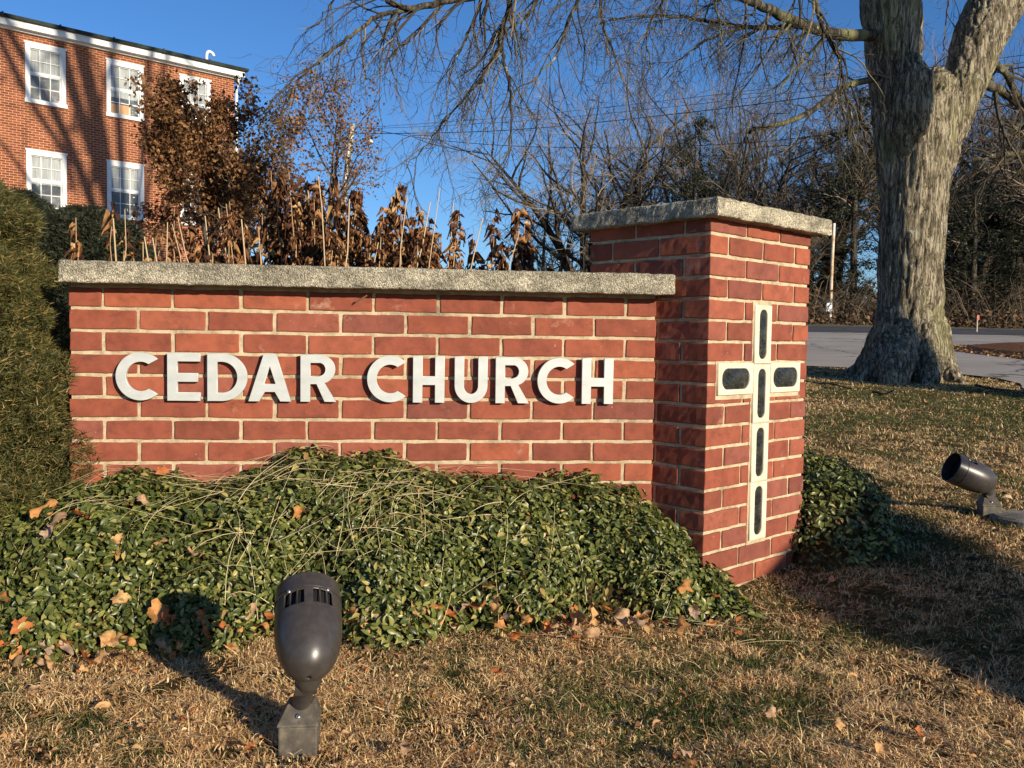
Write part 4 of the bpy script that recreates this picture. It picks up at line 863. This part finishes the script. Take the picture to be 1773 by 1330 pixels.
# ------------------------------------------------------------------ conifer bush left of the wall
def bush(name, c, rad, n, mt, label, sprig=.045, cone=1.0, prof=None, nw=.10, seed=5):
    global rng
    rng = np.random.default_rng(seed); root = empty(name, c); tag(root, label, 'shrub'); mb = MB(); mb.tube([(0, 0, -.1), (0, 0, rad[2]*.8)], [.04, .015], 8); mb.build('trunk', M['farbark'], root, smooth=True)
    z = rng.random(n); th = rng.uniform(0, 2*np.pi, n); pr = np.interp(z, prof[0], prof[1]); nr = np.stack([np.cos(th), np.sin(th), np.full(n, .35)], -1)
    base = np.stack([np.cos(th)*pr*rad[0], np.sin(th)*pr*rad[1], z*rad[2]], -1)
    lump = 1+.17*vn(base, 3.2/max(rad[0], .5), 2)+.10*vn(base, 8/max(rad[0], .5), 3)
    dep = rng.random(n)**2.2; P = base*np.stack([lump*(1-.3*dep), lump*(1-.3*dep), np.ones(n)], -1)
    k = 7; Pk = np.repeat(P, k, 0)+rng.normal(0, sprig*.28, (n*k, 3)); dirs = np.repeat(nr+rdir(n)*.7, k, 0)+rdir(n*k)*.75
    Mx = frames(rdir(n*k), dirs)*(rng.uniform(.6, 1.2, n*k)*sprig)[:, None, None]*np.array([1, nw*1.25, 1]); tv, tf = needle_t(); mb = MB(); mb.inst(tv, tf, Pk, Mx); mb.build('foliage', mt, root)
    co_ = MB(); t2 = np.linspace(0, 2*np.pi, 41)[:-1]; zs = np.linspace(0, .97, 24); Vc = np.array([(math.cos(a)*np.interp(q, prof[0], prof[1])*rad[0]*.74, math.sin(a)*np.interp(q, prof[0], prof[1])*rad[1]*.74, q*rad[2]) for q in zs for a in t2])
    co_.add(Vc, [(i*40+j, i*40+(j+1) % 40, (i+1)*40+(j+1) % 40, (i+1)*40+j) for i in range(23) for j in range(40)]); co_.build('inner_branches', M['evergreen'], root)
    return root
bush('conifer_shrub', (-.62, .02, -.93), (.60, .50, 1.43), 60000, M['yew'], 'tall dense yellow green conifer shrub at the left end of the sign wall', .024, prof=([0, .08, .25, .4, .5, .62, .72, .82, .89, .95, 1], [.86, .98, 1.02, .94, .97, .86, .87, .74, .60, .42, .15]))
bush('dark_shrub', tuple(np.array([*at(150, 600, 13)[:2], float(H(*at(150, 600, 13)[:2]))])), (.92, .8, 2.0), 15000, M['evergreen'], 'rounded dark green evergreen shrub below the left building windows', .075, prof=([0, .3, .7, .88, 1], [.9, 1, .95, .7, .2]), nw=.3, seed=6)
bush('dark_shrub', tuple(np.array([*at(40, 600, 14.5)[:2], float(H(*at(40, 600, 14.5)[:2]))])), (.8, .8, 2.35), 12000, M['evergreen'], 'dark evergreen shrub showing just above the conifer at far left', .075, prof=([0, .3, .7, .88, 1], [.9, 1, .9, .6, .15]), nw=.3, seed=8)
# ------------------------------------------------------------------ dried plants behind the wall
rng = np.random.default_rng(77)
def dleaf(seed):
    r_ = np.random.default_rng(seed); nl, nw_ = 7, 4; V = []
    for i in range(nl+1):
        t = i/nl; w = .34*math.sin(math.pi*min(.97, max(.04, t)))**.8
        for j in range(nw_+1):
            s_ = (j/nw_-.5)*2; a = s_*2.3*r_.uniform(.7, 1.2); V.append((t-.12*abs(s_)*t, math.sin(a)*w*.6, -1.0*t*t*.8+(1-math.cos(a))*w*.9+.10*math.sin(7*t+seed)+r_.normal(0, .07)))
    F = [(i*(nw_+1)+j, i*(nw_+1)+j+1, (i+1)*(nw_+1)+j+1, (i+1)*(nw_+1)+j) for i in range(nl) for j in range(nw_)]; return np.array(V), np.array(F)
DL = [dleaf(i) for i in range(4)]
def dried_plant(px, ytop, dep, nst, leaves, label, group, lean=.12, bare=0):
    p = at(px, 470, dep); gz = float(H(p[0], p[1])); root = empty('dried_plant', (p[0], p[1], gz)); tag(root, label, 'plant', group); st = MB(); lf = MB()
    ht = at(px, ytop, dep)[2]-gz
    nst = nst+2
    for i in range(nst):
        h_ = ht*random.uniform(.72, 1.0) if i else ht; a = random.uniform(0, 6.28); l = random.uniform(0, lean)*h_; k = 9; t = np.linspace(0, 1, k)
        P = np.stack([math.cos(a)*l*t**1.5+random.uniform(-.07, .07), math.sin(a)*l*t**1.5+random.uniform(-.05, .05), h_*t], -1); P[:, :2] += rng.normal(0, .005, (k, 2)); st.tube(P, np.linspace(.0042, .0016, k), 5, cap=True)
        if i < bare: continue
        m = int(leaves*4.2); tt = 1-rng.random(m)**1.1*.7; q = np.stack([np.interp(tt, t, P[:, c]) for c in range(3)], -1)
        az = rng.uniform(0, 6.28, m); d = np.stack([np.cos(az), np.sin(az), rng.uniform(-1.6, .1, m)], -1)
        Mx = frames(rdir(m)*.5+np.array([0, 0, 1]), d)*rng.uniform(.018, .050, m)[:, None, None]*np.stack([np.ones(m), rng.uniform(.7, 1.5, m), rng.uniform(.6, 1.3, m)], -1)[:, None, :]
        for c in range(4):
            s_ = np.arange(m) % 4 == c
            if s_.any(): lf.inst(*DL[c], q[s_], Mx[s_])
    st.build('stems', M['stem'], root, smooth=True)
    if lf.n: lf.build('leaves', M['deadleaf'], root, smooth=True)
    return root
gd = 'dried brown plants behind the sign wall'; lab = 'withered brown plant with curled hanging leaves behind the sign wall'; labt = 'tall slender withered plant standing against the sky behind the sign wall'
for px_, yt, dp, ns, lv, l_ in [(168, 350, 3.35, 1, 10, 'single thin dead stalk with a seed head at the left end of the plant row'), (215, 395, 3.4, 2, 12, lab), (262, 410, 3.3, 2, 12, lab), (300, 385, 3.5, 3, 16, lab), (335, 365, 3.4, 3, 14, lab), (372, 372, 3.6, 3, 18, lab), (410, 345, 3.5, 3, 18, lab),
                         (440, 322, 3.4, 3, 20, lab), (472, 318, 3.6, 3, 22, lab), (505, 300, 3.5, 4, 24, lab), (530, 312, 3.4, 4, 24, lab), (560, 318, 3.7, 4, 26, lab), (590, 325, 3.5, 4, 26, lab), (620, 322, 3.4, 4, 26, lab), (648, 345, 3.6, 4, 26, lab),
                         (672, 372, 3.5, 4, 24, lab), (700, 375, 3.6, 3, 24, lab), (735, 322, 3.4, 2, 26, labt), (762, 352, 3.5, 3, 20, lab), (785, 385, 3.6, 2, 18, lab), (830, 370, 3.45, 1, 26, labt), (812, 415, 3.5, 3, 16, lab), (860, 405, 3.6, 2, 14, lab), (884, 372, 3.5, 2, 26, labt), (905, 415, 3.6, 3, 16, lab), (938, 388, 3.45, 2, 24, labt), (985, 432, 3.55, 2, 22, lab), (960, 440, 3.6, 2, 10, lab), (1005, 440, 3.6, 1, 8, lab), (418, 372, 3.75, 3, 18, lab), (450, 350, 3.8, 3, 20, lab), (488, 330, 3.8, 4, 22, lab), (518, 345, 3.3, 4, 20, lab), (548, 330, 3.85, 4, 24, lab), (575, 345, 3.3, 4, 22, lab), (606, 340, 3.8, 4, 24, lab), (632, 360, 3.35, 4, 22, lab), (660, 372, 3.75, 4, 22, lab), (690, 395, 3.35, 4, 20, lab), (722, 400, 3.75, 3, 18, lab), (748, 405, 3.4, 3, 18, lab), (846, 420, 3.7, 3, 14, lab), (896, 425, 3.4, 2, 12, lab), (240, 420, 3.6, 2, 12, lab), (282, 420, 3.55, 3, 14, lab), (318, 405, 3.3, 3, 14, lab), (355, 400, 3.4, 3, 14, lab), (395, 400, 3.3, 3, 16, lab), (460, 390, 3.35, 4, 20, lab), (545, 380, 3.3, 4, 22, lab), (640, 395, 3.3, 4, 22, lab), (715, 410, 3.35, 3, 20, lab)]:
    dried_plant(px_, yt, dp, ns, lv, l_, gd if l_ in (lab, labt) else None)
mb = None
for px0, y0, px1, y1 in [(312, 455, 290, 385), (268, 455, 250, 410), (283, 458, 264, 412), (320, 440, 298, 388), (345, 448, 308, 378), (372, 460, 355, 374), (385, 462, 360, 385), (398, 400, 378, 360), (402, 430, 388, 392), (205, 455, 196, 378), (208, 440, 216, 362), (590, 460, 605, 345), (690, 465, 705, 340), (735, 462, 762, 325), (770, 462, 785, 352), (805, 455, 836, 378), (560, 350, 551, 305), (712, 440, 745, 350), (1008, 465, 1010, 415), (640, 465, 655, 420), (515, 465, 520, 405), (455, 462, 448, 400), (875, 462, 900, 400), (540, 400, 533, 330), (430, 462, 418, 380)]:
    d0 = random.uniform(3.15, 3.4); a_ = at(px0, y0+60, d0); b_ = at(px1, y1, d0+random.uniform(-.05, .05)); root = empty('cut_stalk', tuple(a_)); root.location = (a_[0], a_[1], float(H(a_[0], a_[1]))); g = np.array(root.location)
    a2 = a_+(a_-b_)*((a_[2]-g[2])/(b_[2]-a_[2]))*.6; a2 = np.array([a2[0], max(a2[1], .3), g[2]]); mb = MB(); mb.tube(np.array([a2, a_, (a_+b_)/2+rng.normal(0, .009, 3), b_])-g, np.array([.005, .0048, .0045, .0038])*random.uniform(.4, .7), 6)
    o = mb.build('stem', m_island('pale_stalk', [(0, (.36, .25, .14)), (1, (.60, .46, .28))], .7) if 'pale_stalk' not in bpy.data.materials else bpy.data.materials['pale_stalk'], root, smooth=True)
    tag(root, 'straight pale straw coloured stalk leaning among the withered plants', 'stalk', 'pale bare stalks behind the wall')
# ------------------------------------------------------------------ brick building
e_ = np.array([.81088864, .58520049, 0]); C0 = at(405, 125, 32); gz = 0.9
bld = empty('brick_building', (C0[0], C0[1], gz), PY); tag(bld, 'two storey red brick building with white sash windows and white eaves at the left', 'building')
def m_bwall():
    m, t, b = mat('building_brick', .9, .15); c = t.nodes.new('ShaderNodeTexCoord'); s_ = t.nodes.new('ShaderNodeSeparateXYZ'); t.links.new(c.outputs['Object'], s_.inputs[0])
    ad = nd(t, 'ShaderNodeMath', operation='ADD'); t.links.new(s_.outputs[0], ad.inputs[0]); t.links.new(s_.outputs[1], ad.inputs[1])
    cb = t.nodes.new('ShaderNodeCombineXYZ'); t.links.new(ad.outputs[0], cb.inputs[0]); t.links.new(s_.outputs[2], cb.inputs[1])
    br = nd(t, 'ShaderNodeTexBrick'); br.inputs['Scale'].default_value = 1; br.inputs['Brick Width'].default_value = .213; br.inputs['Row Height'].default_value = .076; br.inputs['Mortar Size'].default_value = .008; br.inputs['Mortar Smooth'].default_value = .1; br.inputs['Bias'].default_value = -.1
    br.inputs['Color1'].default_value = (.27, .078, .036, 1); br.inputs['Color2'].default_value = (.16, .042, .023, 1); br.inputs['Mortar'].default_value = (.52, .32, .19, 1); t.links.new(cb.outputs[0], br.inputs['Vector'])
    cc = mix(t, br.outputs[0], ramp(t, noise(t, c.outputs['Object'], 1.2, 5, .7), [(.3, G(.75)), (.7, G(1.15))]), .8, 'MULTIPLY'); setc(t, b, cc); bump(t, b, br.outputs[1], -.6, .01); return m
WB = m_bwall()
zt = 9.25-gz; ww = [(-6.76, -5.64), (-4.37, -3.22), (-1.96, -.90)]; rows = [(7.02, 8.71), (3.74, 5.45)]
extra = [(-9.15, -8.03), (-11.5, -10.4), (-13.9, -12.8)]
holes = [(a, c, z0-gz, z1-gz) for a, c in ww+extra for z0, z1 in rows+[(.55+gz*0+.35, 2.1)]]
xs = sorted({-16., 0.}|{h for q in holes for h in q[:2]}); zs = sorted({-1.5, zt-.05}|{h for q in holes for h in q[2:]})
mb = MB()
for a, c in zip(xs[:-1], xs[1:]):
    for z0, z1 in zip(zs[:-1], zs[1:]):
        if any(abs(a-h[0]) < 1e-6 and abs(c-h[1]) < 1e-6 and z0 >= h[2]-1e-6 and z1 <= h[3]+1e-6 for h in holes): continue
        mb.add([(a, 0, z0), (c, 0, z0), (c, 0, z1), (a, 0, z1)], [(0, 1, 2, 3)])
for a, c, z0, z1 in holes:
    for q in [((a, 0, z0), (a, .2, z0), (a, .2, z1), (a, 0, z1)), ((c, .2, z0), (c, 0, z0), (c, 0, z1), (c, .2, z1)), ((a, 0, z1), (a, .2, z1), (c, .2, z1), (c, 0, z1)), ((a, .2, z0), (a, 0, z0), (c, 0, z0), (c, .2, z0))]: mb.add(q, [(0, 1, 2, 3)])
mb.add([(0, 0, -1.5), (0, 10, -1.5), (0, 10, zt-.05), (0, 0, zt-.05)], [(0, 1, 2, 3)]); mb.add([(-16, 0, -1.5), (-16, 10, -1.5), (-16, 10, zt-.05), (-16, 0, zt-.05)], [(0, 3, 2, 1)]); mb.add([(-16, 10, -1.5), (0, 10, -1.5), (0, 10, zt-.05), (-16, 10, zt-.05)], [(0, 3, 2, 1)])
mb.build('wall', WB, bld)
mb = MB(); mb.box((-16.3, -.30, zt-.20), (.28, 10.3, zt)); mb.box((-16.15, -.12, zt-.26), (.12, 10.1, zt-.20)); mb.build('eaves', M['white'], bld)
mb = MB(); V = [(-16.4, -.40, zt+.003), (.36, -.40, zt+.003), (.36, 10.4, zt+.003), (-16.4, 10.4, zt+.003), (-16.4, -.42, zt+.10), (.38, -.42, zt+.10), (.38, 10.4, zt+.10), (-16.4, 10.4, zt+.10), (-14, 3, zt+.9), (-2, 3, zt+.9), (-2, 7, zt+.9), (-14, 7, zt+.9)]
mb.add(V, [(0, 3, 2, 1), (0, 1, 5, 4), (1, 2, 6, 5), (2, 3, 7, 6), (3, 0, 4, 7), (4, 5, 9, 8), (5, 6, 10, 9), (6, 7, 11, 10), (7, 4, 8, 11), (8, 9, 10, 11)])
for xx in np.arange(-15.5, .2, 1.6): mb.box((xx, -.435, zt+.0), (xx+.05, -.421, zt+.13))
rf = mb.build('roof', M['copper'], bld)
mb = MB(); P = smoothp(np.array([(-1.05, -.1, zt+.1), (-1.05, -.1, zt+.35), (-.98, -.1, zt+.48), (-.85, -.12, zt+.44), (-.80, -.14, zt+.34)]), 16); mb.tube(P, .05, 12); mb.build('roof_vent', M['white'], rf, smooth=True)
mb = MB(); mb.tube([(.05, -.30, zt-.10), (.05, -.30, zt-.35), (.06, -.07, zt-.60), (.06, -.07, zt-1.2), (.06, -.07, -1)], .055, 8); mb.build('downspout', M['white'], bld, smooth=True)
GL = m_glass('window_glass', (.045, .052, .058), .05); CURT = m_noise('pale_curtain', 5, [(.3, (.20, .22, .22)), (.6, (.40, .42, .42))], .8, .2, (5, 1, .3)); BOXC = m_noise('cardboard', 2, [(.3, (.42, .24, .12)), (.7, (.52, .32, .18))], .9)
for ci, (a, c) in enumerate(ww+extra):
    for ri, (z0, z1) in enumerate(rows):
        z0 -= gz; z1 -= gz; mb = MB(); f = .11
        mb.box((a-.02, -.035, z1-f), (c+.02, .10, z1+.02)); mb.box((a-.05, -.075, z0-.10), (c+.05, .10, z0+.02)); mb.box((a-.02, -.035, z0+.02), (a+f, .10, z1-f)); mb.box((c-f, -.035, z0+.02), (c+.02, .10, z1-f)); mb.box((a-.05, -.055, z1+.02), (c+.05, -.005, z1+.065))
        wn = mb.build('window', M['white'], bld); mb = MB(); x0, x1 = a+f, c-f; zm = (z0+z1)/2-.02; mb.box((x0, .02, zm-.025), (x1, .07, zm+.025))
        for lo, hi, yy in ((zm+.025, z1-f, .030), (z0+.02, zm-.025, .050)):
            for k in (1, 2): xx = x0+(x1-x0)*k/3; mb.box((xx-.010, yy, lo), (xx+.010, yy+.018, hi))
            zz_ = (lo+hi)/2; mb.box((x0, yy+.001, zz_-.010), (x1, yy+.017, zz_+.010)); mb.box((x0, yy-.002, lo), (x0+.03, yy+.02, hi)); mb.box((x1-.03, yy-.002, lo), (x1, yy+.02, hi)); mb.box((x0+.03, yy-.002, hi-.03), (x1-.03, yy+.02, hi)); mb.box((x0+.03, yy-.002, lo), (x1-.03, yy+.02, lo+.035))
        mb.build('sash', M['white'], wn)
        mb = MB(); mb.box((x0-.01, .072, z0), (x1+.01, .078, z1-f+.01))
        cu_ = (ci == 0) or (ri == 0)
        mb.build('pane', m_pane if 'm_pane' in globals() else globals().setdefault('m_pane', GL), wn)
        drop = {(0, 0): zm, (1, 0): zm-.25, (2, 0): zm, (0, 1): zm-.1, (1, 1): zm+.02, (2, 1): z1-.5}.get((ci, ri), zm)
        mb = MB(); mb.box((x0, .068, drop), (x1, .0712, z1-f)); 
        mb.build('blind', CURT, wn)
        if (ci, ri) == (1, 0): mb = MB(); mb.box((x0+.02, .066, z0+.03), (x1-.25, .0712, z0+.36)); mb.build('stored_box', BOXC, wn)
# ------------------------------------------------------------------ poles, wires, marker
p = at(610, 215, 55); gz_ = float(H(p[0], p[1])); root = empty('utility_pole', (p[0], p[1], gz_)); tag(root, 'tall weathered wooden utility pole with a street light arm', 'pole'); hp_ = p[2]-gz_
mb = MB(); mb.tube([(-.1*hp_, 0, -.2), (-.055*hp_, 0, hp_*.5), (0, 0, hp_)], [.21, .19, .16], 12); mb.build('pole', M['pole'], root, smooth=True)
mb = MB(); mb.tube(smoothp(np.array([(0, 0, hp_-1.15), (.45, 0, hp_-.98), (.9, 0, hp_-.95), (1.1, 0, hp_-.98)]), 12), .05, 8); mb.build('light_arm', M['steel'], root, smooth=True)
mb = MB(); mb.tube([(.95, 0, hp_-.99), (1.05, 0, hp_-1.0), (1.2, 0, hp_-1.03), (1.28, 0, hp_-1.05)], [.07, .16, .17, .07], 12); mb.build('lamp_head', M['white'], root, smooth=True)
mb = MB(); mb.tube([(-.062*hp_, -.2, hp_*.40), (-.02*hp_, -.2, hp_*.85)], .05, 6); mb.build('conduit', M['white'], root)
def wire(pts, label, r=.016):
    P = smoothp(poly(pts), 40); mb = MB(); mb.tube(P, r, 4, cap=False); o = mb.build('power_line', M['wire']); tag(o, label, 'cable'); return o
wire([(450, 212, 52), (612, 222, 55)], 'thin cable running left from the utility pole top', .012); wire([(430, 214, 50), (617, 232, 55)], 'lower thin cable running left from the utility pole', .014)
wire([(612, 222, 55), (870, 204, 50), (1173, 172, 44), (1511, 130, 38), (1850, 85, 32)], 'uppermost thin cable spanning right from the utility pole', .011)
wire([(612, 224, 55), (870, 212, 50), (1173, 184, 44), (1511, 143, 38), (1850, 98, 32)], 'second thin cable from the top spanning the woods', .011)
wire([(617, 232, 55), (872, 226, 50), (1173, 197, 44), (1511, 154, 38), (1850, 105, 32)], 'thick cable spanning the woods above the pillar', .022)
wire([(620, 220, 55), (737, 240, 52), (872, 252, 50), (1020, 256, 47), (1173, 254, 44), (1410, 236, 40), (1850, 165, 32)], 'lowest sagging cable crossing in front of the woods', .018)
p = at(1437, 560, 36); g0 = float(H(p[0], p[1])); root = empty('signpost', (p[0], p[1], g0)); tag(root, 'slim white pole streaked with rust across the road, small notice near its foot', 'pole'); hh = at(1440, 388, 36)[2]-g0
mb = MB(); mb.tube([(0, 0, -.1), (0, 0, hh/2), (0.03, 0, hh)], .065, 12); mb.build('pole', M['rust'], root, smooth=True)
mb = MB(); mb.box((-.22, -.09, .52), (.02, -.07, .86)); mb.build('notice', m_noise('white_notice', 6, [(.3, (.55, .58, .62)), (.7, (.75, .78, .8))], .6), root)
p = at(1691, 577, 29.5); g0 = float(H(p[0], p[1])); root = empty('marker_post', (p[0], p[1], g0)); tag(root, 'low thin roadside marker post with a reddish top on the verge', 'marker')
mb = MB(); mb.tube([(0, 0, -.1), (0, 0, .55)], .022, 8); mb.build('post', M['pole'], root, smooth=True); mb = MB(); mb.box((-.03, -.035, .42), (.05, -.025, .58)); mb.build('reflector', m_noise('faded_red', 5, [(.3, (.4, .1, .06)), (.7, (.5, .16, .1))], .5), root)
# mulch bed on the right edge of the driveway
rng = np.random.default_rng(9)
MU = m_noise('leaf_mulch', 26, [(.3, (.10, .045, .02)), (.55, (.28, .13, .06)), (.75, (.42, .22, .11))], .95, .1, bmp=(50, 1, .04)); mb = MB(); c = at(1868, 612, 15.5); th = np.linspace(0, 2*np.pi, 49)[:-1]
V = []; 
for r_, hgt in ((1, -.02), (.8, .10), (.5, .2), (0.2, .26)):
    for a in th: x, y = c[0]+math.cos(a)*1.15*r_*(1+.1*math.sin(3*a)), c[1]+math.sin(a)*3.4*r_; V.append((x, y, float(H(x, y))+.02+hgt))
mb.add(V, [(i*48+j, i*48+(j+1) % 48, (i+1)*48+(j+1) % 48, (i+1)*48+j) for i in range(3) for j in range(48)]); V = np.array(V)
n = 5000; a = rng.uniform(0, 6.28, n); r_ = np.sqrt(rng.random(n))*1.05; x = c[0]+np.cos(a)*1.2*r_; y = c[1]+np.sin(a)*3.5*r_; z = H(x, y)+.03+.26*np.clip(1-r_, 0, 1); tv, tf = leaf_t(2, .7, .4, .4); mb.inst(tv, tf, np.stack([x, y, z], -1), frames(rdir(n)*.6+np.array([0, 0, 1]), rdir(n))*rng.uniform(.05, .10, n)[:, None, None], 1)
stuff(mb.build('leaf_bed', [MU, M['litter']]), 'bed of reddish brown leaves at the right edge of the driveway', 'leaf bed')
# fallen twigs and roots at the tree base
for pts, l_ in [([(1395, 672, 9.9), (1420, 668, 9.8), (1440, 676, 9.7), (1455, 690, 9.4), (1475, 702, 9.2)], 'bare crooked twig on the grass left of the big tree'), ([(1690, 672, 9.6), (1712, 682, 9.4), (1728, 674, 9.5), (1740, 686, 9.3)], 'bare crooked twig on the grass right of the big tree'), ([(1510, 700, 8.9), (1535, 706, 8.8), (1550, 694, 9.0), (1545, 712, 8.7)], 'bare forked twig on the grass before the big tree')]:
    P = poly(pts); P[:, 2] = H(P[:, 0], P[:, 1])+.035+rng.random(len(P))*.03; mb = MB(); mb.tube(smoothp(P, 16), np.linspace(.016, .006, 16), 6); tag(mb.build('fallen_twig', M['limb'], smooth=True), l_, 'twig')
# unseen leaning trunk added right of the camera, curved so its shade crosses the lawn
s_ = -trav; Sh = [(2.95, -1.9, 2.4), (2.76, -1.2, 3.8), (2.68, -.6, 5.3), (2.64, -.1, 6.8), (2.60, .35, 8.4), (2.56, .80, 10.2), (2.5, 1.2, 12)]
P = np.array([np.array([x, y, -.93])+s_*t for x, y, t in Sh]); b0 = P[0]+np.array([.15, -.3, 0]); b0[2] = float(H(*b0[:2]))-.1
root = empty('lawn_shade_caster', tuple(b0)); tag(root, 'unseen leaning trunk added to cast shade across the right lawn', 'tree')
mb = MB(); mb.tube(smoothp(np.vstack([b0, P])-b0, 40), np.linspace(.17, .20, 40), 24); mb.build('trunk', M['bark'], root, smooth=True)
# second unseen trunk, added so its shade covers the left side of the big tree
pp = np.array([.848, .53, 0]); P = []
for z, pc in ((-.6, -.68), (.8, -.67), (2.2, -.58), (3.4, -.40), (5, -.2), (7, -.1)):
    P.append(np.array([tb[0], tb[1], z])+pp*pc+s_*13)
P = np.array(P); g = float(H(P[0][0], P[0][1])); b0 = np.array([P[0][0]-.02, P[0][1]-.02, g-.1]); root = empty('tree_shade_caster', tuple(b0)); tag(root, 'unseen trunk added to shade the left side of the big tree', 'tree')
mb = MB(); mb.tube(smoothp(np.vstack([b0, P])-b0, 60), np.linspace(.42, .40, 60), 24); mb.build('trunk', M['bark'], root, smooth=True)

# each plant and stalk behind the wall is told by the letter it stands above
marks = [(0, 198, 'the bare brick before the letters'), (198, 281, 'the C of CEDAR'), (281, 352, 'the E of CEDAR'), (352, 430, 'the D of CEDAR'), (430, 512, 'the A of CEDAR'), (512, 600, 'the R of CEDAR'), (600, 634, 'the gap between the words'),
         (634, 708, 'the first C of CHURCH'), (708, 778, 'the first H of CHURCH'), (778, 851, 'the U of CHURCH'), (851, 924, 'the R of CHURCH'), (924, 1000, 'the second C of CHURCH'), (1000, 1200, 'the last H of CHURCH')]
for kind, what in (('dried_plant', 'withered brown plant'), ('cut_stalk', 'straight pale straw stalk')):
    rows_ = []
    for o in bpy.data.objects:
        if o.type == 'EMPTY' and o.name.split('.')[0] == kind and not (kind == 'dried_plant' and o['label'].startswith('single')):
            v = np.array(o.location)-CP; rows_.append((CX+CF*(v@RT)/(v@FW), o))
    for a, b_, m_ in marks:
        g_ = sorted([q for q in rows_ if a <= q[0] < b_], key=lambda q: q[0]); k = len(g_)
        for i, (x_, o) in enumerate(g_):
            nw = ('', '', 'two', 'three', 'four', 'five', 'six', 'seven', 'eight', 'nine', 'ten')[min(k, 10)]
            w_ = '' if k == 1 else ('left of two, ', 'right of two, ')[i] if k == 2 else ('first', 'second', 'third', 'fourth', 'fifth', 'sixth', 'seventh', 'eighth', 'ninth', 'tenth')[min(i, 9)]+' from left, '
            tall = 'tall slender ' if kind == 'dried_plant' and o['label'].startswith('tall') else ''
            o['label'] = tall+what+', '+w_+'above '+m_
